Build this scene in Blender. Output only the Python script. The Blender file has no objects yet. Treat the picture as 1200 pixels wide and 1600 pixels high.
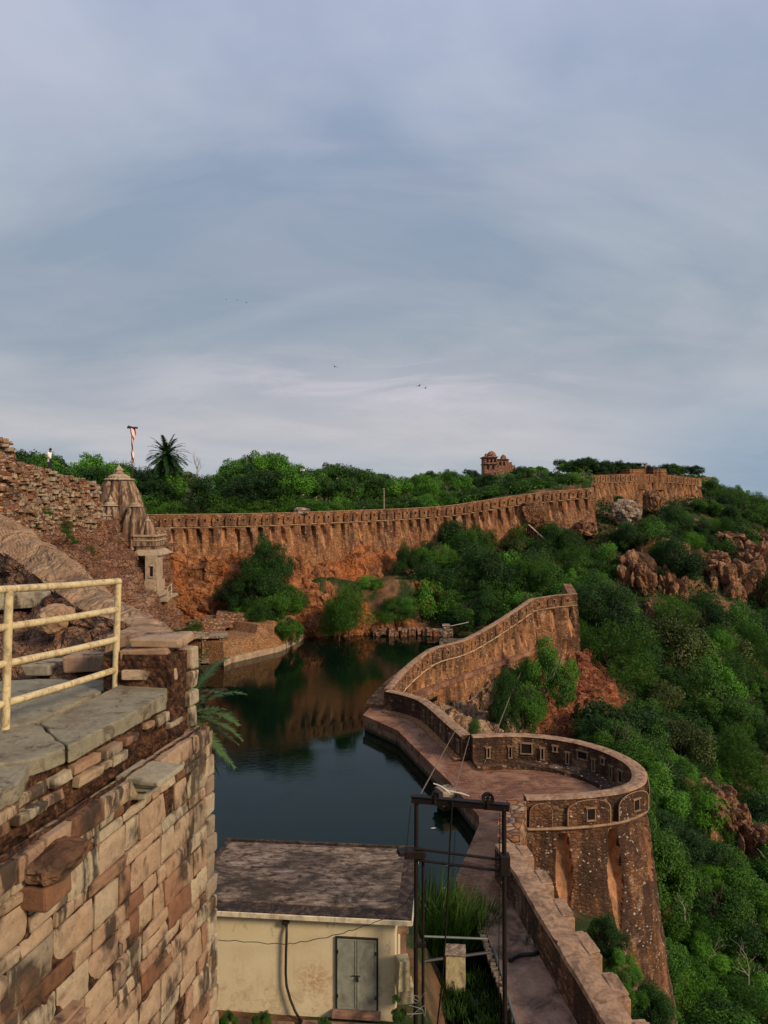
import bpy, math, random
import numpy as np
from mathutils import Vector, Matrix, noise as mn, Euler

# ------------------------------------------------------------------ camera, sky, sun, exposure
F, HY, CZ = 1160.0, 780.0, 16.0          # focal length in photo pixels, horizon row, eye height over the water
sc = bpy.context.scene
C = sc.collection
cam_d = bpy.data.cameras.new('camera'); cam = bpy.data.objects.new('camera', cam_d); C.objects.link(cam)
cam_d.sensor_fit = 'VERTICAL'; cam_d.sensor_height = 32.0; cam_d.lens = F/1600*32.0
cam_d.shift_y = -(800-HY)/1600.0
cam_d.clip_start = 0.1; cam_d.clip_end = 20000
cam.location = (0, 0, CZ); cam.rotation_euler = (math.radians(90), 0, 0)
sc.camera = cam
sc.view_settings.view_transform = 'Standard'; sc.view_settings.look = 'None'
sc.view_settings.gamma = 1.0; sc.view_settings.exposure = 0.0

SUN_EL, SUN_AZ = math.radians(29), math.radians(128)      # azimuth clockwise from +Y (view direction)
w = bpy.data.worlds.new('World'); sc.world = w; w.use_nodes = True
nt = w.node_tree; nt.nodes.clear()
def wn(t, **k):
    n = nt.nodes.new(t)
    for a, b in k.items(): setattr(n, a, b)
    return n
L = nt.links.new
sky = wn('ShaderNodeTexSky', sky_type='NISHITA', sun_disc=False, sun_elevation=SUN_EL, sun_rotation=SUN_AZ)
bg1 = wn('ShaderNodeBackground'); bg1.inputs[1].default_value = 0.09; L(sky.outputs[0], bg1.inputs[0])
tc = wn('ShaderNodeTexCoord')
sep = wn('ShaderNodeSeparateXYZ'); L(tc.outputs['Generated'], sep.inputs[0])
def wm(op, a, b=None, c=None, clamp=False):
    n = wn('ShaderNodeMath', operation=op); n.use_clamp = clamp
    for i, v in enumerate((a, b, c)):
        if v is None: continue
        if isinstance(v, (int, float)): n.inputs[i].default_value = v
        else: L(v, n.inputs[i])
    return n.outputs[0]
X, Y_, Z = sep.outputs
zz = wm('ADD', wm('MAXIMUM', Z, 0.0), 0.30)
comb = wn('ShaderNodeCombineXYZ'); L(wm('DIVIDE', X, zz), comb.inputs[0]); L(wm('DIVIDE', Y_, zz), comb.inputs[1])
def wnoise(scale, detail, rough=0.5, dist=0.0, sx=1, sy=1, off=0):
    mp = wn('ShaderNodeMapping'); mp.inputs['Scale'].default_value = (sx, sy, 1); mp.inputs['Location'].default_value = (off, off*0.7, 0)
    L(comb.outputs[0], mp.inputs[0])
    n = wn('ShaderNodeTexNoise'); n.inputs['Scale'].default_value = scale; n.inputs['Detail'].default_value = detail
    n.inputs['Roughness'].default_value = rough; n.inputs['Distortion'].default_value = dist
    L(mp.outputs[0], n.inputs['Vector']); return n.outputs[0]
def wramp(f, stops):
    r = wn('ShaderNodeValToRGB'); L(f, r.inputs[0]); e = r.color_ramp.elements
    while len(e) < len(stops): e.new(0.5)
    for x, (p, c) in zip(e, stops): x.position = p; x.color = (*c, 1)
    return r.outputs[0]
def wmix(f, a, b, bt='MIX'):
    m = wn('ShaderNodeMixRGB', blend_type=bt)
    for i, v in enumerate((f, a, b)):
        if isinstance(v, (int, float)): m.inputs[i].default_value = v
        elif isinstance(v, tuple): m.inputs[i].default_value = (*v, 1)
        else: L(v, m.inputs[i])
    return m.outputs[0]
soft = wnoise(0.85, 6, 0.52, 0.5, 1.0, 1.25, 3.1)
grad = wramp(wm('ADD', Z, wm('MULTIPLY', wm('SUBTRACT', soft, 0.5), 0.16)), [(0.0, (0.38, 0.45, 0.53)), (0.10, (0.45, 0.46, 0.50)), (0.2, (0.43, 0.475, 0.52)), (0.36, (0.41, 0.47, 0.56)), (0.6, (0.47, 0.53, 0.70))])
puff = wramp(soft, [(0.36, (0.70, 0.77, 0.86)), (0.51, (1.0, 1.0, 1.0)), (0.63, (1.24, 1.18, 1.14))])
col = wmix(1.0, grad, puff, 'MULTIPLY')
wisp = wramp(wnoise(2.2, 9, 0.62, 0.7, 0.8, 1.7, 9.0), [(0.44, (0, 0, 0)), (0.64, (1, 1, 1))])
# brighter break in the cloud, low over the ridge
az = wm('DIVIDE', X, wm('MAXIMUM', Y_, 0.05)); el = wm('DIVIDE', Z, wm('MAXIMUM', Y_, 0.05))
ga = wm('EXPONENT', wm('MULTIPLY', wm('ADD', wm('POWER', wm('DIVIDE', wm('ADD', az, 0.02), 0.26), 2.0), wm('POWER', wm('DIVIDE', wm('SUBTRACT', el, 0.145), 0.055), 2.0)), -1.0))
ga = wm('MULTIPLY', ga, wm('GREATER_THAN', Y_, 0.06))
col = wmix(wm('MULTIPLY', ga, wm('MULTIPLY_ADD', wisp, 0.55, 0.28), clamp=True), col, (0.66, 0.61, 0.66))
# bluer, darker bank low on the right
bk = wm('EXPONENT', wm('MULTIPLY', wm('ADD', wm('POWER', wm('DIVIDE', wm('SUBTRACT', az, 0.55), 0.25), 2.0), wm('POWER', wm('DIVIDE', wm('SUBTRACT', el, 0.06), 0.10), 2.0)), -1.0))
bk = wm('MULTIPLY', bk, wm('GREATER_THAN', Y_, 0.06))
col = wmix(wm('MULTIPLY', bk, 0.75), col, (0.24, 0.36, 0.50))
col = wmix(wm('MULTIPLY', wisp, 0.15), col, (0.60, 0.57, 0.64))
bg2 = wn('ShaderNodeBackground'); bg2.inputs[1].default_value = 1.0; L(col, bg2.inputs[0])
mixs = wn('ShaderNodeMixShader'); mixs.inputs[0].default_value = 0.93
L(bg1.outputs[0], mixs.inputs[1]); L(bg2.outputs[0], mixs.inputs[2])
wo = wn('ShaderNodeOutputWorld'); L(mixs.outputs[0], wo.inputs[0])
sd = bpy.data.lights.new('sun', 'SUN'); sd.energy = 3.7; sd.angle = math.radians(13); sd.color = (1.0, 0.78, 0.55)
sun = bpy.data.objects.new('sun', sd); C.objects.link(sun)
sdir = Vector((math.sin(SUN_AZ)*math.cos(SUN_EL), math.cos(SUN_AZ)*math.cos(SUN_EL), math.sin(SUN_EL)))
sun.rotation_euler = sdir.to_track_quat('Z', 'Y').to_euler(); sun.location = (60, -60, 80)

# ------------------------------------------------------------------ helpers
def P(px, py, Y): return Vector(((px-600)/F*Y, Y, CZ-(py-HY)/F*Y))
def PZ(px, py, z):
    Y = (CZ-z)*F/(py-HY); return Vector(((px-600)/F*Y, Y, z))
def lerp(a, b, t): return a+(b-a)*t
def interp(x, xs, ys): return float(np.interp(x, xs, ys))
def fbm(p, o=4): return mn.fractal(p, 1.0, 2.0, o)
def cellv(p):
    d, pts = mn.voronoi(p); return d[1]-d[0], pts[0]

class MB:
    def __init__(s): s.v = []; s.f = []; s.c = []; s.cur = 1.0
    def add(s, vs, fs):
        b = len(s.v); s.v += [tuple(v) for v in vs]; s.f += [tuple(b+i for i in f) for f in fs]; s.c += [s.cur]*len(fs)
    def box(s, c, size, rz=0.0, rot=None, taper=1.0, jit=0.0, rnd=None):
        M = rot if rot is not None else Matrix.Rotation(rz, 3, 'Z'); hx, hy, hz = size[0]/2, size[1]/2, size[2]/2
        vs = []
        for z in (-1, 1):
            t = taper if z > 0 else 1
            for x, y in ((-1,-1),(1,-1),(1,1),(-1,1)):
                q = Vector((x*hx*t, y*hy*t, z*hz))
                if jit: q += Vector((rnd.uniform(-jit,jit), rnd.uniform(-jit,jit), rnd.uniform(-jit,jit)))
                vs.append(M @ q + Vector(c))
        s.add(vs, [(0,3,2,1),(4,5,6,7),(0,1,5,4),(1,2,6,5),(2,3,7,6),(3,0,4,7)])
    def tube(s, pts, r, n=8, r2=None, cap=True):
        pts = [Vector(p) for p in pts]; m = len(pts); vs = []; ref = None
        for i, p in enumerate(pts):
            d = (pts[min(i+1,m-1)]-pts[max(i-1,0)]).normalized()
            if ref is None: ref = Vector((0,0,1)) if abs(d.z) < 0.9 else Vector((1,0,0))
            a = d.cross(ref); 
            if a.length < 1e-4: a = d.cross(Vector((0.3,1,0.2)))
            a.normalize(); b = d.cross(a).normalized(); ref = -b if False else a.cross(d)
            rr = r if r2 is None else lerp(r, r2, i/(m-1))
            for k in range(n):
                t = 2*math.pi*k/n; vs.append(p+a*math.cos(t)*rr+b*math.sin(t)*rr)
        fs = [(i*n+k, i*n+(k+1)%n, (i+1)*n+(k+1)%n, (i+1)*n+k) for i in range(m-1) for k in range(n)]
        if cap: fs += [tuple(range(n-1,-1,-1)), tuple((m-1)*n+k for k in range(n))]
        s.add(vs, fs)
    def lathe(s, prof, c, n=24, flute=0.0, nf=0, sq=0.0):
        vs = []; c = Vector(c)
        for (r, z) in prof:
            for k in range(n):
                t = 2*math.pi*k/n; q = r*(1+flute*math.cos(nf*t)) if nf else r
                if sq: q *= lerp(1, 1/max(abs(math.cos(t)), abs(math.sin(t))), sq)
                vs.append(c+Vector((q*math.cos(t), q*math.sin(t), z)))
        m = len(prof)
        fs = [(i*n+k, i*n+(k+1)%n, (i+1)*n+(k+1)%n, (i+1)*n+k) for i in range(m-1) for k in range(n)]
        fs += [tuple(range(n-1,-1,-1)), tuple((m-1)*n+k for k in range(n))]
        s.add(vs, fs)
    def prism(s, poly, z0, z1):       # plan polygon (x,y) between two heights; z1 may be a function
        n = len(poly); zt = z1 if callable(z1) else (lambda x, y: z1); zb = z0 if callable(z0) else (lambda x, y: z0)
        a = sum(poly[i][0]*poly[(i+1)%n][1]-poly[(i+1)%n][0]*poly[i][1] for i in range(n))
        if a < 0: poly = poly[::-1]
        vs = [(p[0],p[1],zb(p[0],p[1])) for p in poly]+[(p[0],p[1],zt(p[0],p[1])) for p in poly]
        s.add(vs, [tuple(range(n-1,-1,-1)), tuple(range(n,2*n))]+[(i,(i+1)%n,n+(i+1)%n,n+i) for i in range(n)])
    def grid(s, rows, flip=False, close=False):
        m, n = len(rows), len(rows[0]); vs = [p for r in rows for p in r]; fs = []
        for i in range(m-1):
            for k in range(n if close else n-1):
                k2 = (k+1)%n; q = (i*n+k, i*n+k2, (i+1)*n+k2, (i+1)*n+k)
                fs.append(q[::-1] if flip else q)
        s.add(vs, fs)

def origin(o):
    v = Vector((0,0,0))
    while o is not None: v = v+Vector(o.location); o = o.parent
    return v
def obj(name, mb, mat, parent=None, smooth=False, bevel=0.0, base=None, local=False, recalc=True, sharp=None):
    me = bpy.data.meshes.new(name)
    v = np.array(mb.v, dtype=np.float64); off = Vector((0,0,0))
    if base is not None: off = Vector(base)
    elif parent is not None and not local: off = origin(parent)
    v = v-np.array(off)
    me.from_pydata(v.tolist(), [], mb.f)
    if any(c != 1.0 for c in mb.c):
        at = me.attributes.new('tone', 'FLOAT', 'FACE'); at.data.foreach_set('value', mb.c)
    if recalc:
        import bmesh
        bm = bmesh.new(); bm.from_mesh(me); bmesh.ops.recalc_face_normals(bm, faces=bm.faces); bm.to_mesh(me); bm.free()
    if isinstance(mat, (list, tuple)):
        for m_ in mat: me.materials.append(m_)
    else: me.materials.append(mat)
    if smooth:
        me.polygons.foreach_set('use_smooth', [True]*len(me.polygons))
        if sharp: me.set_sharp_from_angle(angle=math.radians(sharp))
    o = bpy.data.objects.new(name, me); C.objects.link(o)
    if parent is not None: o.parent = parent
    elif base is not None: o.location = base
    if bevel:
        b = o.modifiers.new('bevel', 'BEVEL'); b.width = bevel; b.segments = 2; b.limit_method = 'ANGLE'; b.angle_limit = math.radians(35)
    return o
def tag(o, label=None, cat=None, group=None, kind=None):
    if label: o['label'] = label
    if cat: o['category'] = cat
    if group: o['group'] = group
    if kind: o['kind'] = kind
    return o
def thing(name, label, cat, loc=(0,0,0), group=None):
    o = bpy.data.objects.new(name, None); C.objects.link(o); o.location = loc; o.empty_display_size = 0.3
    return tag(o, label, cat, group)
def copy_tree(o, parent=None):
    c = o.copy(); C.objects.link(c); c.parent = parent
    for ch in o.children: copy_tree(ch, c)
    return c

# ------------------------------------------------------------------ node material helper
class M:
    def __init__(s, name):
        s.m = bpy.data.materials.new(name); s.m.use_nodes = True; s.t = s.m.node_tree; s.t.nodes.clear()
        s.out = s.n('ShaderNodeOutputMaterial'); s.b = s.n('ShaderNodeBsdfPrincipled'); s.t.links.new(s.b.outputs[0], s.out.inputs[0])
        s.b.inputs['Specular IOR Level'].default_value = 0.25
        s.pos = s.n('ShaderNodeNewGeometry').outputs['Position']
    def n(s, t, **k):
        n = s.t.nodes.new(t)
        for a, b in k.items(): setattr(n, a, b)
        return n
    def set(s, sock, v):
        if isinstance(v, (int, float)): sock.default_value = v
        elif isinstance(v, tuple): sock.default_value = (*v, 1) if len(v) == 3 and sock.type == 'RGBA' else v
        else: s.t.links.new(v, sock)
    def math(s, op, a, b=None, c=None, clamp=False):
        n = s.n('ShaderNodeMath', operation=op); n.use_clamp = clamp
        for i, v in enumerate((a,b,c)):
            if v is not None: s.set(n.inputs[i], v)
        return n.outputs[0]
    def mapv(s, v, scale=(1,1,1), rot=(0,0,0), loc=(0,0,0)):
        n = s.n('ShaderNodeMapping'); s.set(n.inputs[0], v); n.inputs['Scale'].default_value = scale; n.inputs['Rotation'].default_value = rot; n.inputs['Location'].default_value = loc
        return n.outputs[0]
    def noise(s, v, scale, detail=4, rough=0.55, dist=0.0, color=False):
        n = s.n('ShaderNodeTexNoise'); s.set(n.inputs['Vector'], v); n.inputs['Scale'].default_value = scale; n.inputs['Detail'].default_value = detail
        n.inputs['Roughness'].default_value = rough; n.inputs['Distortion'].default_value = dist
        return n.outputs[1 if color else 0]
    def vor(s, v, scale, feature='F1', rand=1.0):
        n = s.n('ShaderNodeTexVoronoi', feature=feature); s.set(n.inputs['Vector'], v); n.inputs['Scale'].default_value = scale; n.inputs['Randomness'].default_value = rand
        return n
    def ramp(s, f, stops, interp='LINEAR'):
        r = s.n('ShaderNodeValToRGB'); s.set(r.inputs[0], f); r.color_ramp.interpolation = interp; e = r.color_ramp.elements
        while len(e) < len(stops): e.new(0.5)
        for x, (p, c) in zip(e, stops):
            x.position = p; x.color = (*c, 1) if isinstance(c, tuple) else (c, c, c, 1)
        return r.outputs[0]
    def mix(s, f, a, b, bt='MIX'):
        m = s.n('ShaderNodeMixRGB', blend_type=bt); s.set(m.inputs[0], f); s.set(m.inputs[1], a); s.set(m.inputs[2], b); return m.outputs[0]
    def warp(s, v, scale, amt):
        c = s.noise(v, scale, 2, color=True)
        a = s.n('ShaderNodeVectorMath', operation='SUBTRACT'); s.set(a.inputs[0], c); a.inputs[1].default_value = (0.5,0.5,0.5)
        b = s.n('ShaderNodeVectorMath', operation='SCALE'); s.set(b.inputs[0], a.outputs[0]); b.inputs['Scale'].default_value = amt
        d = s.n('ShaderNodeVectorMath', operation='ADD'); s.set(d.inputs[0], v); s.set(d.inputs[1], b.outputs[0]); return d.outputs[0]
    def bump(s, h, strength=0.5, dist=0.05):
        n = s.n('ShaderNodeBump'); n.inputs['Strength'].default_value = strength; n.inputs['Distance'].default_value = dist; s.set(n.inputs['Height'], h)
        s.t.links.new(n.outputs[0], s.b.inputs['Normal']); return n
    def fin(s, col, rough=0.9):
        s.set(s.b.inputs['Base Color'], col); s.set(s.b.inputs['Roughness'], rough); return s.m
    def attr(s, name):
        n = s.n('ShaderNodeAttribute'); n.attribute_name = name; return n

def masonry(name, cols, mortar=(0.10,0.055,0.03), size=0.35, flat=1.9, stain=0.5, stain_col=(0.018,0.012,0.009), specks=0.3, speck_col=(0.5,0.42,0.34), warm=(0.42,0.17,0.06), warm_amt=0.4, bump=0.8, patch=0.25, medge=0.85, spks=2.6):
    m = M(name); p = m.warp(m.pos, 1.7, size*0.35)
    q = m.mapv(p, (1/size, 1/size, flat/size))
    v = m.vor(q, 1.0, 'F1', 0.9); e = m.vor(q, 1.0, 'DISTANCE_TO_EDGE', 0.9)
    sp = m.n('ShaderNodeSeparateColor'); m.set(sp.inputs[0], v.outputs['Color'])
    n = len(cols); stone = m.ramp(sp.outputs[0], [((i+0.5)/n, c) for i, c in enumerate(cols)])
    stone = m.mix(0.55, stone, m.ramp(m.noise(m.pos, 9/size*0.35, 5, 0.7), [(0.3, 0.35), (0.75, 1.3)]), 'MULTIPLY')
    big = m.noise(m.pos, 0.16, 4, 0.6)
    stone = m.mix(m.math('MULTIPLY', m.ramp(big, [(0.42, 0.0), (0.62, 1.0)]), warm_amt), stone, warm)
    edge = m.ramp(e.outputs['Distance'], [(0.03, 1.0), (0.14, 0.0)])
    c = m.mix(m.math('MULTIPLY', edge, medge), stone, mortar)
    spk = m.vor(m.mapv(m.warp(m.pos, 4, 0.2), (1,1,1.5), loc=(7,3,1)), spks)
    rnd = m.n('ShaderNodeSeparateColor'); m.set(rnd.inputs[0], spk.outputs['Color'])
    mask = m.math('MULTIPLY', m.math('LESS_THAN', spk.outputs['Distance'], m.math('MULTIPLY_ADD', rnd.outputs[0], 0.28, 0.08)), m.math('LESS_THAN', rnd.outputs[1], m.math('MULTIPLY', m.ramp(m.noise(m.pos, 0.7, 4, 0.6), [(0.38, 0.1), (0.6, 1.5)]), specks)))
    st = m.noise(m.mapv(m.pos, (0.9, 0.9, 0.14)), 1.4, 6, 0.68, 0.4)
    st2 = m.noise(m.pos, 0.33, 6, 0.7)
    lo = 0.62-0.22*stain
    sm = m.math('MULTIPLY', m.ramp(m.math('ADD', m.math('MULTIPLY', st, 0.6), m.math('MULTIPLY', st2, 0.4)), [(lo, 0.0), (lo+0.10, 1.0)]), min(1, 0.45+stain*0.5))
    c = m.mix(sm, c, m.mix(0.15, stain_col, stone))
    plas = m.math('MULTIPLY', m.ramp(m.noise(m.mapv(m.pos, (1,1,0.6), loc=(3,9,5)), 0.55, 5, 0.65), [(0.60, 0.0), (0.66, 1.0)]), patch)
    c = m.mix(plas, c, (0.46,0.30,0.17))
    c = m.mix(m.math('MULTIPLY', mask, m.math('MULTIPLY_ADD', rnd.outputs[2], 0.6, 0.3)), c, speck_col)
    h = m.math('ADD', m.math('MULTIPLY', m.ramp(e.outputs['Distance'], [(0.0, 0.0), (0.22, 1.0)]), 0.8), m.math('MULTIPLY', m.noise(m.pos, 14, 5, 0.7), 0.6))
    h = m.math('ADD', h, m.math('MULTIPLY', sp.outputs[1], 0.35))
    m.bump(h, bump, size*0.22)
    return m.fin(c, 0.92)

def rockmat(name, cols, cracks=0.45, scale=0.45, dark=(0.03,0.018,0.012), dark_amt=0.6, warm=None, bump=0.9, dist=0.25, strata=2.2, cellamt=0.6):
    m = M(name); p = m.warp(m.warp(m.pos, 0.8, 1.1), 3.0, 0.5)
    q = m.mapv(p, (1, 1, strata), rot=(0.12, 0.08, 0))
    v = m.vor(q, scale*1.6); e = m.vor(q, scale*1.6, 'DISTANCE_TO_EDGE'); e2 = m.vor(m.mapv(m.warp(m.pos, 2.5, 0.3), (1,1,1.6)), scale*5.5, 'DISTANCE_TO_EDGE')
    f = m.noise(m.mapv(m.pos, (1,1,1.5)), 0.7, 8, 0.68, 0.5); n = len(cols)
    c = m.ramp(f, [(0.30+0.42*i/(n-1), k) for i, k in enumerate(cols)])
    sp = m.n('ShaderNodeSeparateColor'); m.set(sp.inputs[0], v.outputs['Color'])
    c = m.mix(cellamt, c, m.ramp(sp.outputs[0], [(0.0, 0.55), (1.0, 1.35)]), 'MULTIPLY')
    c = m.mix(0.7, c, m.ramp(m.noise(m.pos, 4.5, 8, 0.75), [(0.28, 0.35), (0.72, 1.4)]), 'MULTIPLY')
    if warm: c = m.mix(m.math('MULTIPLY', m.ramp(m.noise(m.pos, 0.13, 4, 0.6), [(0.45, 0.0), (0.6, 1.0)]), 0.65), c, m.mix(0.6, warm, m.ramp(m.noise(m.pos, 3, 6, 0.7), [(0.3, 0.4), (0.7, 1.3)]), 'MULTIPLY'))
    cr = m.math('MULTIPLY', m.ramp(e.outputs['Distance'], [(0.01, 1.0), (0.07, 0.0)]), cracks)
    cr2 = m.math('MULTIPLY', m.ramp(e2.outputs['Distance'], [(0.01, 1.0), (0.08, 0.0)]), cracks*0.55)
    c = m.mix(m.math('MAXIMUM', cr, cr2), c, dark)
    st = m.noise(m.mapv(m.pos, (0.8,0.8,0.22)), 1.0, 7, 0.7, 0.5)
    c = m.mix(m.math('MULTIPLY', m.ramp(st, [(0.52, 0.0), (0.68, 1.0)]), dark_amt), c, dark)
    h = m.math('ADD', m.math('MULTIPLY', m.ramp(e.outputs['Distance'], [(0, 0.0), (0.12, 1.0)]), 1.0), m.math('MULTIPLY', m.ramp(e2.outputs['Distance'], [(0, 0.0), (0.15, 1.0)]), 0.4))
    h = m.math('ADD', h, m.math('MULTIPLY', m.noise(m.pos, 2.2, 9, 0.72), 1.6)); h = m.math('ADD', h, m.math('MULTIPLY', sp.outputs[1], 0.8*cellamt))
    m.bump(h, bump, dist); return m.fin(c, 0.95)

def leafmat(name, dark, light, trans=0.14, rnd=0.35):
    m = M(name); a = m.attr('tone').outputs['Fac']; oi = m.n('ShaderNodeObjectInfo').outputs['Random']
    f = m.math('ADD', m.math('MULTIPLY', a, 1-rnd), m.math('MULTIPLY', oi, rnd), clamp=True)
    c = m.ramp(f, [(0.1, dark), (0.9, light)])
    m.set(m.b.inputs['Base Color'], c); m.b.inputs['Roughness'].default_value = 0.6
    tr = m.n('ShaderNodeBsdfTranslucent'); m.set(tr.inputs[0], m.mix(0.5, c, (0.05, 0.14, 0.01)))
    mx = m.n('ShaderNodeMixShader'); mx.inputs[0].default_value = trans
    m.t.links.new(m.b.outputs[0], mx.inputs[1]); m.t.links.new(tr.outputs[0], mx.inputs[2]); m.t.links.new(mx.outputs[0], m.out.inputs[0])
    return m.m
def plain(name, col, rough=0.8, var=0.3, scale=6, metal=0.0, bump=0.2, dist=0.01, dirt=None, dirt_amt=0.5, dscale=2.0, spec=0.25):
    m = M(name); c = m.mix(var, col, m.ramp(m.noise(m.pos, scale, 6, 0.7), [(0.3, 0.3), (0.7, 1.5)]), 'MULTIPLY')
    if dirt: c = m.mix(m.math('MULTIPLY', m.ramp(m.noise(m.mapv(m.pos,(1,1,0.6)), dscale, 7, 0.72, 0.6), [(0.47, 0.0), (0.62, 1.0)]), dirt_amt), c, dirt)
    m.b.inputs['Metallic'].default_value = metal; m.b.inputs['Specular IOR Level'].default_value = spec
    m.bump(m.noise(m.pos, scale*3, 6, 0.7), bump, dist); return m.fin(c, rough)

TAN=(0.38,0.22,0.11); ORG=(0.38,0.15,0.05); BRN=(0.18,0.08,0.035); RED=(0.28,0.09,0.045); GRY=(0.30,0.25,0.20); PAL=(0.50,0.38,0.24)
MAT = dict(
 rear=masonry('rampart_masonry', [BRN, ORG, TAN, (0.30,0.14,0.06), RED, TAN], size=0.34, stain=0.70, specks=0.16, spks=3.6, warm_amt=0.5, patch=0.5, medge=0.7),
 zig=masonry('zigzag_masonry', [BRN, ORG, TAN, BRN, (0.30,0.16,0.08)], size=0.30, stain=0.74, specks=0.35, spks=4.0, warm_amt=0.4, patch=0.6, medge=0.55),
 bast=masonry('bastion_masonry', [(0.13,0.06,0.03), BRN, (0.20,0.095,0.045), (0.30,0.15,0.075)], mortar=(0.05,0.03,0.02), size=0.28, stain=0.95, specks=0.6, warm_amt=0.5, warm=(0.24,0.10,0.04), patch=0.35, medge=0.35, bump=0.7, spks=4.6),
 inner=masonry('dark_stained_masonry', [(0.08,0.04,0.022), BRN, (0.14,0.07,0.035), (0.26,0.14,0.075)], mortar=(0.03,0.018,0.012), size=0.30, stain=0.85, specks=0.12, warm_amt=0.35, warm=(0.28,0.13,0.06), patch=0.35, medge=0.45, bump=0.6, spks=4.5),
 ruin=masonry('ruin_masonry', [TAN, PAL, ORG, RED, GRY, BRN], mortar=(0.06,0.035,0.025), size=0.42, flat=2.4, stain=0.45, specks=0.1, warm_amt=0.25, patch=0.0),
 retain=masonry('retaining_masonry', [TAN, ORG, TAN, (0.36,0.2,0.11)], mortar=(0.07,0.04,0.02), size=0.30, flat=1.8, stain=0.35, specks=0.0, warm_amt=0.3, patch=0.0, medge=0.6),
 cliff=rockmat('cliff_rock', [(0.09,0.04,0.02),(0.32,0.12,0.045),(0.44,0.19,0.075),(0.46,0.27,0.14)], warm=(0.50,0.16,0.04), scale=0.4, strata=0.7, cracks=0.45, dark_amt=0.75),
 leftcliff=rockmat('left_bank_rock', [(0.12,0.06,0.04),(0.32,0.15,0.09),(0.40,0.23,0.14),(0.42,0.33,0.25)], warm=(0.36,0.17,0.09), scale=0.7),
 redrock=rockmat('red_rock', [(0.12,0.04,0.02),(0.30,0.10,0.045),(0.42,0.15,0.065),(0.44,0.22,0.11)], scale=0.6, dark_amt=0.5),
 pale=rockmat('pale_rock', [(0.22,0.14,0.09),(0.38,0.27,0.18),(0.46,0.36,0.26),(0.50,0.42,0.33)], scale=0.3, cracks=0.6, dark_amt=0.35),
 crag=rockmat('crag_rock', [(0.10,0.045,0.025),(0.32,0.14,0.065),(0.42,0.23,0.12),(0.45,0.32,0.20)], scale=0.5, strata=0.45, dark_amt=0.65, cracks=0.6),
 palecliff=rockmat('pale_streaked_rock', [(0.16,0.08,0.04),(0.38,0.22,0.12),(0.48,0.32,0.19),(0.50,0.38,0.25)], scale=0.5, strata=0.4, cracks=0.4, dark_amt=0.6),
)
# ------------------------------------------------------------------ paths of the walls (plan, metres)
def cat(pts, n=6):
    pts = [tuple(p) for p in pts]; q = [pts[0]]+pts+[pts[-1]]; out = []
    for i in range(1, len(q)-2):
        a, b, c, d = (np.array(q[i+k], float) for k in (-1,0,1,2))
        for k in range(n):
            t = k/n; out.append(tuple(0.5*(2*b+(c-a)*t+(2*a-5*b+4*c-d)*t*t+(3*b-a-3*c+d)*t**3)))
    out.append(pts[-1]); return out
def resample(pts, ds):
    a = np.array(pts, float); seg = np.hypot(np.diff(a[:,0]), np.diff(a[:,1])); s = np.r_[0, np.cumsum(seg)]
    n = max(2, int(round(s[-1]/ds))+1); t = np.linspace(0, s[-1], n)
    out = np.stack([np.interp(t, s, a[:,k]) for k in range(a.shape[1])], 1)
    return t, out
class Path:
    def __init__(s, pts, ds, side):         # side +1: outer face to the left of the direction
        s.t, s.p = resample(pts, ds); d = np.gradient(s.p[:,:2], axis=0); d /= np.hypot(d[:,0], d[:,1])[:,None]
        s.d = d; s.n = np.stack([-d[:,1], d[:,0]], 1)*side; s.len = s.t[-1]
    def at(s, t):
        i = [np.interp(t, s.t, s.p[:,k]) for k in range(s.p.shape[1])]; n = np.array([np.interp(t, s.t, s.n[:,k]) for k in (0,1)]); n /= np.hypot(*n)
        return i, n
thr_c = -2
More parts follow.
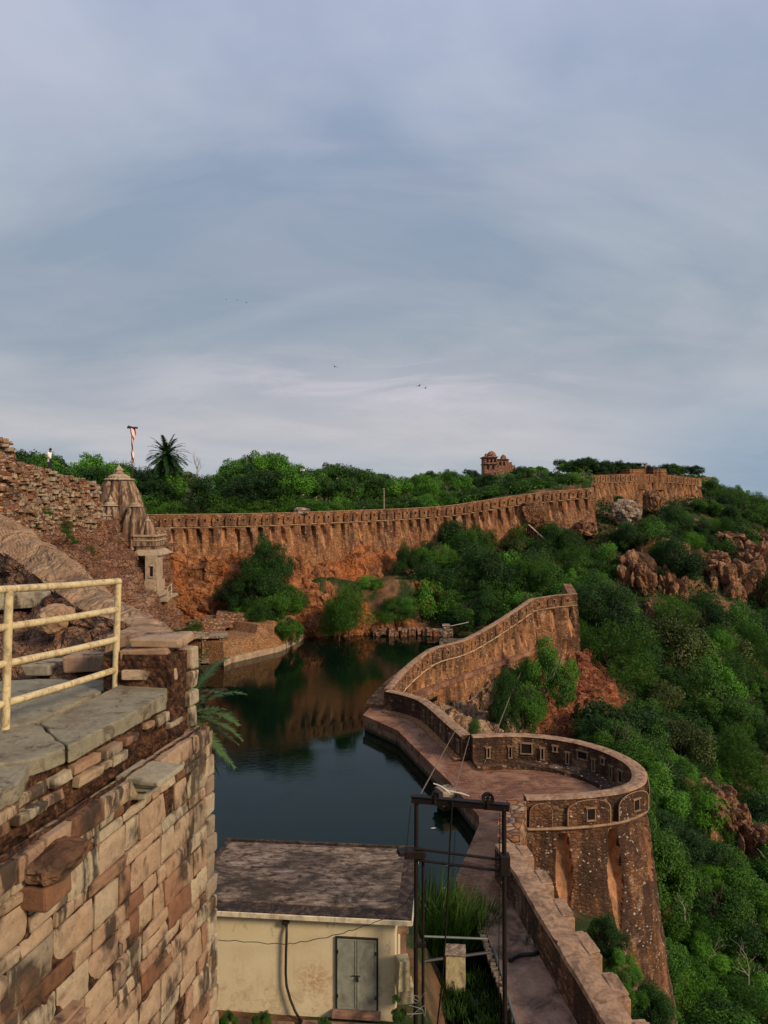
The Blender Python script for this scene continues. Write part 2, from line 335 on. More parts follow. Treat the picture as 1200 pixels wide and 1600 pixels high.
def wall_skin(name, path, zt, zb, thick, mat, parent, batter=0.0, offs=None, dz=0.25, rough=0.06, top_rough=0.04, seed=0.0, inner_zb=None, rscale=1.3, out0=0.0, zref=None):
    mb = MB(); n = len(path.t); rows = []
    ZT = [zt(i) for i in range(n)]; ZB = [zb(i) for i in range(n)]
    m = max(2, int(max(a-b for a, b in zip(ZT, ZB))/dz)+1)
    for j in range(m+1):
        r = []
        for i in range(n):
            z = lerp(ZT[i], ZB[i], j/m); s = path.t[i]; o = out0+batter*((zref if zref is not None else ZT[i])-z)
            if offs: o -= offs(s, ZT[i]-z)
            pt = Vector((path.p[i][0], path.p[i][1], z)); o += rough*(fbm(pt*rscale+Vector((seed,0,0)), 4))
            r.append((path.p[i][0]+path.n[i][0]*o, path.p[i][1]+path.n[i][1]*o, z+(top_rough*mn.noise(Vector((s*1.7, seed, 3))) if j == 0 else 0)))
        rows.append(r)
    mid = []; inn = []; bot = []
    for i in range(n):
        x, y = path.p[i][0]-path.n[i][0]*thick, path.p[i][1]-path.n[i][1]*thick
        zi = ZT[i]+top_rough*mn.noise(Vector((path.t[i]*1.3, seed, 9)))
        inn.append((x, y, zi)); bot.append((x, y, (inner_zb(i) if inner_zb else ZB[i])))
        mid.append(tuple(lerp(a, b, 0.5) for a, b in zip(rows[0][i], inn[i])))
    allr = [bot, inn, mid]+rows; mb.grid(allr)
    k = len(mb.v); nr = len(allr)
    e0 = [i*n for i in range(nr)]; e1 = [i*n+n-1 for i in range(nr)]
    mb.f += [tuple(e0), tuple(reversed(e1))]; mb.c += [1.0, 1.0]
    o = obj(name, mb, [mat, CHUTE] if offs else mat, parent)
    if offs:
        idx = [0]*len(mb.f)
        for j in range(m):
            for i in range(n-1):
                if offs((path.t[i]+path.t[i+1])/2, ZT[i]-lerp(ZT[i], ZB[i], (j+0.5)/m)) > 0.05 and (math.sin(int(path.t[i]/1.5)*7.7) > thr_c): idx[(j+3)*(n-1)+i] = 1
        o.data.polygons.foreach_set('material_index', idx)
    return o
def ribbon(name, path, z, out, r, mat, parent, flat=0.6, zrow=None):
    mb = MB(); rows = []
    for k in range(7):
        a = 2*math.pi*k/6
        rows.append([(path.p[i][0]+path.n[i][0]*(out+r*math.cos(a)), path.p[i][1]+path.n[i][1]*(out+r*math.cos(a)), z(i)+r*flat*math.sin(a)+0.015*mn.noise(Vector((path.t[i]*2, 1, 2)))) for i in range(len(path.t))])
    mb.grid(rows); return obj(name, mb, mat, parent)
def chute(L, Hc, w0, d0, s0=0.0, shear=0.3, z0=0.1):
    def f(s, dn):
        kb = int(math.floor((s-s0)/L+0.5)); hsh = (math.sin(kb*12.99+L*7.1)*43758.5)%1.0; t = (dn-z0)/(Hc*(0.78+0.4*hsh))
        if t < 0 or t > 1: return 0.0
        u = abs(s-s0-kb*L-shear*(hsh-0.3)*t*1.5); wd = w0*(0.55+0.9*t if t < 0.5 else 2.0*(1-t))
        return d0*(0.55+0.6*hsh)*(1-t)*max(0.0, min(1.0, (wd-u)/(0.25*wd+0.03)))
    return f

# merlon: an arched panel standing proud of the parapet, with a framed loophole
def merlon_mesh(name, w, h, d, mat, hole=True):
    mb = MB(); n = 9; pts = [(-w/2, 0), (w/2, 0)]
    for k in range(n+1):
        t = k/n*math.pi; pts.append((w/2*math.cos(t), h*0.55+h*0.42*math.sin(t)**0.8))
    m = len(pts); mb.add([(x, 0.12, z) for x, z in pts]+[(x, -d, z) for x, z in pts]+[(x*0.93, -d-0.03, 0.02+z*0.95) for x, z in pts],
        [tuple(range(m))[::-1], tuple(2*m+i for i in range(m))]+[(i, (i+1)%m, m+(i+1)%m, m+i) for i in range(m)]+[(m+i, m+(i+1)%m, 2*m+(i+1)%m, 2*m+i) for i in range(m)])
    return obj(name, mb, mat)
def loophole_mesh(w, h, d, frame, hole_shade):
    mb = MB(); t = 0.06
    mb.box((0, -d-0.04, h+t/2), (w+2.6*t, 0.14, t)); mb.box((0, -d-0.05, -t/2), (w+2*t, 0.12, t*0.8))
    for sx in (-1, 1): mb.box((sx*(w/2+t*0.3), -d-0.02, h/2), (t*0.6, 0.10, h))
    o = obj('loophole', mb, [frame, hole_shade]); 
    me = o.data; import bmesh
    bm = bmesh.new(); bm.from_mesh(me); vs = [bm.verts.new(p) for p in ((-w/2, -d-0.031, 0), (w/2, -d-0.031, 0), (w/2, -d-0.031, h), (-w/2, -d-0.031, h))]
    f = bm.faces.new(vs); f.material_index = 1; bm.to_mesh(me); bm.free(); return o  # dark face paints the shade of the loophole, panel behind is solid
def place_merlons(path, parent, proto, L, w, zf, s0=0.0, s1=None, out=0.0, hole=None, skip=None, hz=0.5):
    s1 = s1 or path.len; n = int((s1-s0)/L); first = True; org = origin(parent)
    for k in range(n):
        s = s0+(k+0.5)*L
        if skip and skip(s): continue
        p, nn = path.at(s)
        o = proto.copy(); C.objects.link(o); o.parent = parent
        o.location = (p[0]+nn[0]*out-org.x, p[1]+nn[1]*out-org.y, zf(s)-org.z); o.rotation_euler = (random.uniform(-.02,.02), random.uniform(-.025,.025), math.atan2(nn[1], nn[0])+math.pi/2)
        o.scale = (w*random.uniform(0.95, 1.04), 1, random.uniform(0.94, 1.05))
        if hole and (k % 1 == 0):
            q = hole.copy(); C.objects.link(q); q.parent = o; q.location = (random.uniform(-.08,.08), 0, hz*random.uniform(0.9, 1.1)); q.scale = (1/w, 1, 1)

LIME = plain('lime_plaster', (0.50,0.36,0.22), 0.9, 0.5, 3, dirt=(0.10,0.06,0.04), dirt_amt=0.6, dscale=1.2)
HOLE_SHADE = plain('painted_hole_shade', (0.012,0.008,0.006), 1.0, 0.1)  # near-black colour stands for the shade inside openings that are not cut

def R(*r): return [(P(px, 0, Y).x, Y, CZ-(py-HY)/F*Y) for px, Y, py in r]
rear_pts = cat(R((226,84,804),(300,86,803.5),(400,89,802),(475,93,800),(560,98,797),(640,104,794),(700,107,790),(750,109,783),(800,111,775),(860,113,768),(928,115,762)), 8)
upper_pts = R((893,124,746),(940,129,742),(990,135,740),(1022,139,741),(1045,142,742),(1096,150,748))
zig_pts = cat([(0.55,53,2.4)]+R((640,57,1045),(680,60.5,1015),(725,64,1002),(760,67.5,985),(800,71.5,960),(835,75,936)), 6)+R((868,75.6,931),(902,76,928))
spur_pts = R((902,76,928),(892,86,912))
walk_pts = cat([(4.97,42.6),(4.4,44.8),(2.8,50.4),(0.5,52.9)], 8)
bast_pts = cat([(4.95,42.55),(7.1,42.8),(9.2,42.45),(11.15,41.3),(12.45,39.5),(12.95,37.4),(12.4,35.4),(11.2,34.3),(9.8,33.75),(8.1,33.45),(6.4,33.35)], 8)
near_pts = [(6.1,33.3),(5.45,31.4),(5.12,29.6)]
low_pts = cat([(5.12,29.5),(5.5,27.4),(5.85,24.4),(6.25,21.4),(6.6,18.4),(6.9,15.0)], 6)

# ------------------------------------------------------------------ terrain
S_pts = [(700,992,87),(640,990,90),(760,960,92),(830,940,97),(700,930,96),(640,930,95),(850,895,108),(760,880,106),(700,888,104),(640,875,101),(560,880,96),(900,870,112),(800,860,111),
 (925,832,114),(960,806,122),(1000,804,132),(1095,780,150),(1150,797,160),(1200,806,170),(1300,815,180),(930,905,100),(1000,885,108),(1050,865,118),(1100,875,122),(1180,885,125),(1260,900,128),
 (1050,915,108),(1170,935,112),(1000,970,95),(950,1010,84),(1050,1020,92),(1150,1015,98),(1200,960,115),(935,1075,78),(980,1140,70),(1060,1120,78),(1150,1120,84),(890,1190,64),(1000,1200,62),(1080,1220,66),
 (1180,1220,72),(1300,1220,76),(1060,1320,53),(1150,1320,58),(1060,1430,47),(1180,1470,49),(1050,1540,43),(1150,1640,41),(1060,1700,38),(1300,1600,46),(830,1185,60),(760,1230,53),(800,1240,50),(1000,1900,30),(1300,1900,34)]
ctrl = [tuple(P(a, b, c)) for a, b, c in S_pts]+[(9,20,-9),(8,10,-10),(25,10,-20),(60,30,-38),(90,60,-45),(110,110,-35),(110,160,-15),(100,200,-5),(60,60,-27),(60,90,-14),(20,-20,-22)]
ctrl = np.array(ctrl)
def tps(a, b):
    r = np.hypot(a[:,None,0]-b[None,:,0], a[:,None,1]-b[None,:,1])+1e-9; return r*r*np.log(r)
A = tps(ctrl, ctrl)+np.eye(len(ctrl))*40.0; n_ = len(ctrl); Q = np.c_[np.ones(n_), ctrl[:,:2]]
sol = np.linalg.solve(np.block([[A, Q],[Q.T, np.zeros((3,3))]]), np.r_[ctrl[:,2], np.zeros(3)])
def slope_h(x, y):
    x = np.atleast_1d(x).astype(float); y = np.atleast_1d(y).astype(float); cx = np.clip(x, -10, 120); cy = np.clip(y, -20, 215)
    out = np.empty_like(x); pts = np.c_[cx, cy]
    for i in range(0, len(x), 4000): out[i:i+4000] = tps(pts[i:i+4000], ctrl) @ sol[:n_]+sol[n_]+pts[i:i+4000] @ sol[n_+1:]
    far = np.hypot(np.maximum(0, x-110), np.maximum(0, y-205)+np.maximum(0, -15-y)); t = np.clip(far/160, 0, 1); t = t*t*(3-2*t)
    return np.clip(out, -60, 19)*(1-t)+t*-62
def inpoly(x, y, poly):
    x = np.atleast_1d(x); y = np.atleast_1d(y); ins = np.zeros(len(x), bool); j = len(poly)-1
    for i in range(len(poly)):
        xi, yi = poly[i][:2]; xj, yj = poly[j][:2]
        if yi != yj:
            c = ((yi > y) != (yj > y)) & (x < (xj-xi)*(y-yi)/(yj-yi)+xi); ins ^= c
        j = i
    return ins
basin = [(-18,24.5),(2.5,24.5),(4,20),(6.2,16),(6.0,24),(5.3,30),(6.5,34),(5.5,42),(1.0,52.5),(5.2,60.5),(9.8,67.2),(12.8,71),(16,75),(15.5,79),(11.5,82),(8.5,87.5),(3,91),(-4,91),(-14,88),(-24,86),(-22,78),(-18,71)]
plateau = [(-3000,60),(-60,50),(-34,56),(-29,70),(-28,84)]+[(p[0], p[1]+0.8) for p in rear_pts[::6]]+[(33,116),(32,124)]+[(p[0]-0.5, p[1]+0.8) for p in upper_pts]+[(76,170),(90,230),(200,500),(300,3000),(-3000,3000)]
yard = [(-20,24.6),(2.0,24.6),(3.0,20),(4.6,14),(4.5,-20),(-20,-20)]
def plat_h(x, y):
    t = np.clip((x+5)/45, 0, 1); base = 13.2+(19.0-13.2)*t*t*(3-2*t)
    return base+np.clip(y-90-40*t, 0, 120)*0.045-np.clip(np.hypot(x,y)-420, 0, 900)*0.12
def H(x, y):
    x = np.atleast_1d(x).astype(float); y = np.atleast_1d(y).astype(float); h = slope_h(x, y)
    left = (x < -18)&(y < 90); h[left] = np.clip((-18-x[left])*1.3, -1.5, 14.3)
    far = (y > 60)&(x < 4)&(y >= 86); h[far] = 6.0
    h[inpoly(x, y, basin)] = -1.6
    yd = inpoly(x, y, yard); h[yd] = np.where(x[yd] < 1.0, 2.1, np.where(y[yd] < 24.6, 0.5, 0.5))
    pl = inpoly(x, y, plateau); h[pl] = plat_h(x[pl], y[pl])
    nl = (x < -6.5)&(y < 24)&(y > -30); h[nl] = np.clip((-6.5-x[nl])*1.2+4, 4, 13)
    return h
def Hs(x, y): return float(H([x], [y])[0])
def axis(lo, hi, d, far):
    a = list(np.arange(lo, hi+d/2, d)); st = d; v = hi
    while v < far: st *= 1.35; v += st; a.append(v)
    st = d; v = lo; b = []
    while v > -far: st *= 1.35; v -= st; b.append(v)
    return np.array(b[::-1]+a)
ax, ay = axis(-45, 115, 0.9, 9000), axis(-8, 205, 0.9, 9000)
gx, gy = np.meshgrid(ax, ay); hz = H(gx.ravel(), gy.ravel())
verts = []
for x, y, z in zip(gx.ravel(), gy.ravel(), hz):
    if -45 <= x <= 115 and -8 <= y <= 205:
        z += 0.8*fbm(Vector((x*0.22, y*0.22, z*0.2)), 4)*(1 if (x > 7 or y > 84) else 0.1)
    verts.append((float(x), float(y), float(z)))
mb = MB(); nx, ny = len(ax), len(ay); mb.v = verts; mb.f = [(j*nx+i, j*nx+i+1, (j+1)*nx+i+1, (j+1)*nx+i) for j in range(ny-1) for i in range(nx-1)]; mb.c = [1.0]*len(mb.f)
def earthmat():
    m = M('hillside_earth'); nrm = m.n('ShaderNodeNewGeometry').outputs['Normal']; sp = m.n('ShaderNodeSeparateXYZ'); m.set(sp.inputs[0], nrm)
    earth = m.ramp(m.noise(m.pos, 0.9, 8, 0.7), [(0.3, (0.07,0.035,0.02)), (0.55, (0.20,0.10,0.05)), (0.75, (0.30,0.19,0.11))])
    grass = m.ramp(m.noise(m.pos, 3.0, 7, 0.75), [(0.3, (0.008,0.018,0.004)), (0.7, (0.035,0.06,0.012))])
    g = m.math('MULTIPLY', m.ramp(m.noise(m.pos, 0.25, 5, 0.65), [(0.40, 0.0), (0.52, 1.0)]), m.ramp(sp.outputs[2], [(0.4, 0.0), (0.75, 1.0)]))
    c = m.mix(g, earth, grass); m.bump(m.noise(m.pos, 2.5, 8, 0.7), 0.9, 0.2); return m.fin(c, 0.95)
EARTH = earthmat()
ter = obj('ground', mb, EARTH, smooth=True, recalc=False); tag(ter, kind='structure')

# water
def watermat():
    m = M('pool_water'); b = m.b; b.inputs['Base Color'].default_value = (0.0012,0.0055,0.0032,1); b.inputs['Specular Tint'].default_value = (0.45,1.0,0.66,1); b.inputs['Roughness'].default_value = 0.02; b.inputs['IOR'].default_value = 1.33; b.inputs['Specular IOR Level'].default_value = 0.42
    big = m.ramp(m.noise(m.mapv(m.pos,(1,1.2,1)), 0.09, 3), [(0.42, 0.12), (0.60, 1.0)])
    h = m.math('MULTIPLY', m.noise(m.mapv(m.pos, (0.9, 2.6, 1), rot=(0,0,0.25)), 1.6, 5, 0.6, 0.5), big)
    m.bump(h, 0.13, 0.06); return m.m
mb = MB(); wl = basin
mb.prism([(-19,23.5),(3.2,23.5),(4.2,20),(5.9,20),(5.6,25),(5.0,30),(6.0,34),(5.3,42),(2.0,50.5),(0.7,53.5),(4.6,60.8),(9.2,67.5),(12.2,71.4),(15.2,75.6),(14.8,80),(13,86),(12,93),(-4,96),(-14,93),(-25,92),(-24,78),(-19,70)], -0.3, 0.0)
tag(obj('water', mb, watermat()), kind='structure')

# ------------------------------------------------------------------ cliffs and rock banks lofted from rows of points
def loft(name, rows, nu, nv, mat, amp=0.5, scale=0.35, seed=0, dirv=(0,-1,0), block=0.4, bscale=0.5, strata=2.0, label=None):
    rows = [cat([tuple(P(*q)) for q in r], 4) for r in rows]
    N = max(len(r) for r in rows); U = np.linspace(0, 1, nu)
    R_ = np.array([[[np.interp(u, np.linspace(0,1,len(r)), [p[k] for p in r]) for k in range(3)] for u in U] for r in rows])
    V = np.linspace(0, 1, nv); vr = np.linspace(0, 1, len(rows)); g = np.empty((nv, nu, 3))
    for i in range(nu):
        for k in range(3): g[:,i,k] = np.interp(V, vr, R_[:,i,k])
    du = np.gradient(g, axis=1); dv = np.gradient(g, axis=0); n = np.cross(du, dv); n /= (np.linalg.norm(n, axis=2)[...,None]+1e-9)
    dd = np.array(dirv, float); sgn = np.sign((n*dd).sum(2)); n *= np.where(sgn == 0, 1, sgn)[...,None]
    out = []
    for j in range(nv):
        r = []
        for i in range(nu):
            p = Vector(g[j,i]); q = Vector((p.x, p.y, p.z*strata))*bscale+Vector((seed,0,0)); q += 0.5*Vector((mn.noise(q*1.3), mn.noise(q*1.3+Vector((9,0,0))), mn.noise(q*1.3+Vector((0,9,0)))))
            e, c = cellv(q); hsh = mn.cell(c*3.1)
            d = amp*fbm(p*scale+Vector((0,seed,0)), 6)+block*(min(e, 0.25)*2.0+0.6*hsh)+0.10*amp*fbm(p*2.2, 4)
            r.append(tuple(p+Vector(n[j,i])*d))
        out.append(r)
    mb = MB(); mb.grid(out); return mb
rear_rows = [[(205,858,86),(330,862,88.5),(420,862,91),(480,858,94),(560,852,99),(620,852,104),(680,862,107),(720,868,109)],
 [(205,868,83),(330,872,86),(420,874,89),(480,880,92),(560,882,95.5),(620,888,99),(680,895,101),(720,900,103)],
 [(205,915,82),(330,920,84),(420,925,87),(480,928,89),(560,930,91.5),(620,935,94.5),(680,935,97),(720,935,99)],
 [(215,965,81),(330,965,82.5),(420,965,86),(475,962,87.5),(560,962,89),(620,962,91),(680,965,92),(720,965,94)],
 [(225,1015,79),(330,1010,81),(420,1005,85),(480,1001,86),(560,999,87),(620,998,88),(680,997,89),(720,997,90)]]
mb = loft('cliff', rear_rows, 330, 110, None, 1.0, 0.30, 3, (0.2,-1,0.1), 0.55, 0.42, 0.9); tag(obj('cliff', mb, MAT['cliff'], recalc=False), kind='structure')
left_rows = [[(-90,790,52),(40,800,58),(110,815,66),(155,815,69),(200,830,72),(235,845,76),(268,850,84)],
 [(-90,822,47),(40,828,53),(110,835,60),(155,835,66),(200,850,69),(232,858,72.5),(258,870,80)],
 [(-90,870,43),(50,880,49),(120,880,56),(170,890,63),(205,905,66.5),(232,920,69),(262,930,77)],
 [(-90,960,38),(60,950,43),(130,930,51),(190,940,58),(225,950,64),(248,955,69),(276,968,78)],
 [(-90,1060,32),(60,1050,36),(150,1000,46),(220,985,54),(250,985,62),(262,990,68),(288,1000,78)],
 [(-90,1250,26),(100,1200,30),(200,1100,42),(240,1060,52),(262,1050,60),(280,1050,66),(296,1045,73)]]
mb = loft('bank', left_rows, 200, 130, None, 1.3, 0.32, 11, (1,-0.6,0.2), 0.7, 0.6, 1.3); tag(obj('rocky_bank', mb, MAT['leftcliff'], recalc=False), kind='structure')
zr = [[(622,1110,54),(660,1112,59),(706,1106,62),(745,1078,66.5),(793,1038,71.8),(831,1018,75.4),(870,1020,76.2),(912,1016,77),(925,1012,80)],
 [(640,1125,53.4),(672,1122,56.8),(712,1114,59.8),(750,1090,64.5),(796,1052,69.8),(831,1034,73.6),(870,1036,74.8),(915,1038,75.2),(930,1040,79)],
 [(650,1135,52.6),(685,1135,55.5),(725,1130,57.8),(765,1110,62),(805,1080,67.5),(838,1060,72),(885,1055,73),(935,1060,74),(950,1065,78)],
 [(660,1140,51),(690,1150,54),(735,1145,56),(785,1120,61),(840,1100,69),(895,1100,70.5),(958,1095,73),(972,1100,77)],
 [(680,1170,49),(710,1190,51),(750,1180,53),(795,1160,57),(845,1140,65),(905,1138,67),(962,1122,71),(985,1130,76)],
 [(690,1230,48),(720,1260,49),(760,1240,51),(800,1220,54),(845,1200,60),(905,1200,62),(975,1170,67),(1000,1190,74)]]
mb = loft('zr', zr, 190, 110, None, 0.7, 0.5, 5, (0.5,-1,0.2), 0.5, 0.8, 0.6); o = obj('rocky_outcrop', mb, [MAT['palecliff'], MAT['redrock']], recalc=False); tag(o, kind='structure')
o.data.polygons.foreach_set('material_index', [1 if (mb.v[f[0]][0]/mb.v[f[0]][1]*F+600 > 832+14*mn.noise(Vector((mb.v[f[0]][2]*.8,mb.v[f[0]][0]*.6,0)))) else 0 for f in mb.f])
def rock(name, c, rad, seed, mat, sub=5, amp=0.35, block=0.25, rot=0.0, label=None, cat_=None, kind=None, group=None, sc_=1.3, zs=1.0):
    import bmesh
    bm = bmesh.new(); bmesh.ops.create_icosphere(bm, subdivisions=sub, radius=1.0); M3 = Matrix.Rotation(rot, 3, 'Z')
    for v in bm.verts:
        p = v.co.copy(); q = Vector((p.x, p.y, p.z*zs))*sc_+Vector((seed*7.3, seed, 0)); e, cc = cellv(q*1.2); d = 1+amp*fbm(q, 5)+block*(min(e, 0.3)*1.5+0.5*mn.cell(cc*2.7)-0.3)
        p = Vector((abs(p.x)**0.8*math.copysign(1,p.x), abs(p.y)**0.8*math.copysign(1,p.y), abs(p.z)**0.8*math.copysign(1,p.z)))
        p *= d; v.co = M3 @ Vector((p.x*rad[0], p.y*rad[1], p.z*rad[2]))
    me = bpy.data.meshes.new(name); bm.to_mesh(me); bm.free(); me.materials.append(mat)
    o = bpy.data.objects.new(name, me); C.objects.link(o); o.location = c
    if kind: tag(o, kind=kind)
    else: tag(o, label, cat_ or 'boulder', group)
    return o
def rk(name, px, py, Y, wpx, hpx, dep, seed, mat, **k): return rock(name, P(px, py, Y), (wpx/F*Y/2, dep, hpx/F*Y/2), seed, mat, **k)
rk('boulder', 976, 800, 118, 44, 40, 2.2, 1, MAT['pale'], label='large pale grey boulder resting below the upper rampart above the corner tower', amp=0.2)
rk('boulder', 1019, 785, 131, 26, 36, 2.0, 2, MAT['crag'], label='upright reddish boulder under the turrets of the upper rampart', amp=0.2)
rk('boulder', 1086, 790, 143, 30, 16, 2.0, 21, MAT['pale'], label='low grey rock below the right end of the upper rampart', amp=0.2, sub=4)
rk('boulder', 834, 800, 110.9, 36, 34, 0.6, 3, MAT['crag'], label='pinkish rock bulging out of the long rampart left of its corner tower', amp=0.25)
rk('boulder', 916, 826, 113.6, 36, 26, 2.0, 4, MAT['crag'], label='reddish rock at the foot of the long rampart corner tower', amp=0.25)
rk('boulder', 711, 862, 105, 26, 18, 1.5, 5, MAT['pale'], label='small grey rock at the foot of the long rampart above the bushes', amp=0.3, sub=4)
rk('boulder', 471, 799, 93.5, 26, 13, 1.1, 6, MAT['pale'], label='rounded tan rock showing over the top of the long rampart', amp=0.12, sub=4)
for i, a in enumerate([(1128,918,116,86,84,4,7),(1170,905,121,60,96,4,8),(1092,885,117,60,44,3,9),(1045,940,106,46,80,3,10),(1012,985,98,34,76,2.5,11),(1115,1262,56,70,60,2.4,12),(1148,1310,56,50,80,2.4,13),(988,905,104,50,60,3,14),(1140,848,128,44,26,3,15),(1190,860,130,40,50,4,16),(1085,1325,55,38,36,1.6,17),(668,930,93.5,60,44,2.2,18),(648,900,97,56,26,1.8,19),(870,1180,58,60,30,2,20)]):
    rk('rock_outcrop', *a[:7], MAT['crag'] if i != 11 else MAT['cliff'], kind='structure', amp=0.42, block=0.5, sub=6 if i < 8 else 5, sc_=2.1, zs=0.45)
# ------------------------------------------------------------------ ramparts
random.seed(4)
def flatz(v): return lambda i: v
# long rear rampart
DLIME = plain('old_lime', (0.30,0.19,0.11), 0.9, 0.5, 3, dirt=(0.06,0.035,0.02), dirt_amt=0.6, dscale=2)
COPE = plain('worn_coping', (0.36,0.22,0.13), 0.92, 0.6, 5, dirt=(0.06,0.035,0.022), dirt_amt=0.6, dscale=1.8, bump=0.7, dist=0.04)
CHUTE = plain('chute_plaster', (0.38,0.19,0.09), 0.92, 0.6, 3, dirt=(0.10,0.05,0.025), dirt_amt=0.6, dscale=1.5, bump=0.5, dist=0.03)
RP = Path(rear_pts, 0.22, -1)     # path runs left to right, outer face toward the pool
def rz(i): return RP.p[i][2]
rbx = [-28, -22, -12, -2, 4, 9, 15, 22, 32]; rbz = [8.5, 8.8, 8.8, 8.6, 7.6, 6.4, 7.5, 8.5, 9.0]
def rearz(s): return float(np.interp(s, RP.t, RP.p[:,2]))
thr_c = 0.1
t_rear = thing('rampart', 'long reddish brown rampart with arched merlons crossing behind the pool', 'fortress wall', (2, 105, 9))
PH = 1.55
LR = RP.len/46.0
wall_skin('wall_body', RP, lambda i: rz(i)-PH, lambda i: interp(RP.p[i][0], rbx, rbz)-1.5, 2.2, MAT['rear'], t_rear, batter=0.10, offs=chute(LR, 3.1, 0.36, 0.80, 0.0, 0.35, 0.15), dz=0.2, rough=0.10, seed=2, inner_zb=lambda i: 8)
wall_skin('parapet', RP, rz, lambda i: rz(i)-PH, 0.7, MAT['rear'], t_rear, dz=0.4, rough=0.04, seed=4, top_rough=0.07)
ribbon('cordon', RP, lambda i: rz(i)-PH+0.02, 0.06, 0.10, LIME, t_rear)
ribbon('coping', RP, lambda i: rz(i)-0.02, -0.05, 0.09, COPE, t_rear)
mer = merlon_mesh('merlon', 1.0, 1.30, 0.22, MAT['rear']); hol = loophole_mesh(0.26, 0.32, 0.22, DLIME, HOLE_SHADE)
place_merlons(RP, t_rear, mer, LR, LR*0.80, lambda s: rearz(s)-PH+0.12, hole=hol, hz=0.55)
# corner tower return of the long rampart
CP = Path([(32.45,115,17.6),(33.4,119,17.8),(34.2,126,18.6)], 0.3, -1)
wall_skin('return_wall', CP, lambda i: CP.p[i][2], lambda i: 8.0, 1.5, MAT['rear'], t_rear, batter=0.08, dz=0.3, rough=0.1)
# upper rampart
UP = Path(upper_pts, 0.25, -1); uz = lambda i: UP.p[i][2]; uzs = lambda s: float(np.interp(s, UP.t, UP.p[:,2]))
t_up = thing('rampart', 'upper far rampart with two turrets climbing to the right end of the ridge', 'fortress wall', (48, 137, 16))
wall_skin('wall_body', UP, lambda i: uz(i)-1.45, lambda i: 13.0, 2.0, MAT['rear'], t_up, batter=0.10, offs=chute(1.5, 2.6, 0.32, 0.5, 0.0, 0.3, 0.2), dz=0.22, rough=0.10, seed=12)
wall_skin('parapet', UP, uz, lambda i: uz(i)-1.45, 0.7, MAT['rear'], t_up, dz=0.4, rough=0.05, seed=14, top_rough=0.06)
ribbon('cordon', UP, lambda i: uz(i)-1.43, 0.06, 0.10, LIME, t_up)
place_merlons(UP, t_up, mer, 1.5, 1.28, lambda s: uzs(s)-1.35, hole=hol, hz=0.5)
mb = MB(); a = P(896, 760, 122.5); 
RE = Path([(P(927,760,127).x,127.5,18.6),(P(893,760,124).x,124,19.6)], 0.3, -1)
for (px0, px1, Y, ty, by) in ((977, 1003, 136, 733.5, 752), (1014, 1035, 139.5, 733, 753)):
    mb = MB(); a, b = P(px0, ty, Y), P(px1, ty, Y+1.2); zz_ = P(0, by, Y).z-1.5
    cx, cy = (a.x+b.x)/2, Y+0.9; mb.box((cx, cy, (a.z+zz_)/2), (b.x-a.x, 2.6, a.z-zz_), rz=0.35)
    mb.box((cx, cy, a.z-0.55), (b.x-a.x+0.22, 2.8, 0.16), rz=0.35); mb.box((cx, cy, a.z-0.02), (b.x-a.x+0.16, 2.7, 0.14), rz=0.35)
    for k in (-1, 0, 1): mb.box((cx+k*0.85*math.cos(0.35)+1.32*math.sin(0.35), cy+k*0.85*math.sin(0.35)-1.32*math.cos(0.35), a.z-1.1), (0.32, 0.1, 0.45), rz=0.35)
    obj('turret', mb, MAT['rear'], t_up, bevel=0.03)
# small pavilion roof just behind
t = thing('stone_kiosk', 'small flat roofed stone kiosk behind the two turrets of the upper rampart', 'kiosk', P(993, 745, 146))
mb = MB(); a = P(993, 724.5, 146); mb.box((a.x, a.y, a.z), (3.6, 3.4, 0.25)); obj('roof', mb, MAT['pale'], t, bevel=0.04)
mb = MB()
for sx in (-1, 1):
    for sy in (-1, 1): mb.box((a.x+sx*1.4, a.y+sy*1.3, a.z-1.7), (0.4, 0.4, 3.2))
mb.box((a.x, a.y+1.3, a.z-1.7), (2.6, 0.2, 3.2)); obj('wall', mb, MAT['ruin'], t)

# zigzag rampart
thr_c = -2
ZP = Path(zig_pts, 0.16, -1); zz1 = lambda i: ZP.p[i][2]; zzs = lambda s: float(np.interp(s, ZP.t, ZP.p[:,2]))
t_z = thing('rampart', 'middle rampart climbing from the walkway corner to a buttressed tower above the gorge', 'fortress wall', (8, 66, 0))
def zoff(s, dn):
    p, n = ZP.at(s); big = s > ZP.len-7.0
    return (chute(1.55, 2.9, 0.30, 0.5, 0.3, 0.15, 0.15) if not big else chute(2.0, 3.3, 0.34, 0.55, 0.6, 0.1, 0.15))(s, dn)
wall_skin('wall_body', ZP, lambda i: zz1(i)-1.15, lambda i: -1.6, 2.0, MAT['zig'], t_z, batter=0.09, offs=zoff, dz=0.14, rough=0.10, seed=22, inner_zb=lambda i: -1.5, rscale=1.0)
wall_skin('parapet', ZP, zz1, lambda i: zz1(i)-1.15, 0.6, MAT['zig'], t_z, dz=0.3, rough=0.04, seed=24, top_rough=0.06)
ribbon('cordon', ZP, lambda i: zz1(i)-1.15, 0.05, 0.075, LIME, t_z)
ribbon('coping', ZP, lambda i: zz1(i)+0.0, -0.28, 0.30, COPE, t_z, flat=0.16)
mer2 = merlon_mesh('merlon', 1.0, 1.0, 0.09, MAT['zig']); hol2 = loophole_mesh(0.22, 0.30, 0.09, DLIME, HOLE_SHADE)
place_merlons(ZP, t_z, mer2, 1.55, 1.30, lambda s: zzs(s)-1.07, hole=hol2, hz=0.38)
SP = Path(spur_pts, 0.3, -1)
wall_skin('spur_wall', SP, lambda i: SP.p[i][2], lambda i: -1.6, 0.9, MAT['zig'], t_z, batter=0.06, dz=0.3, rough=0.08)

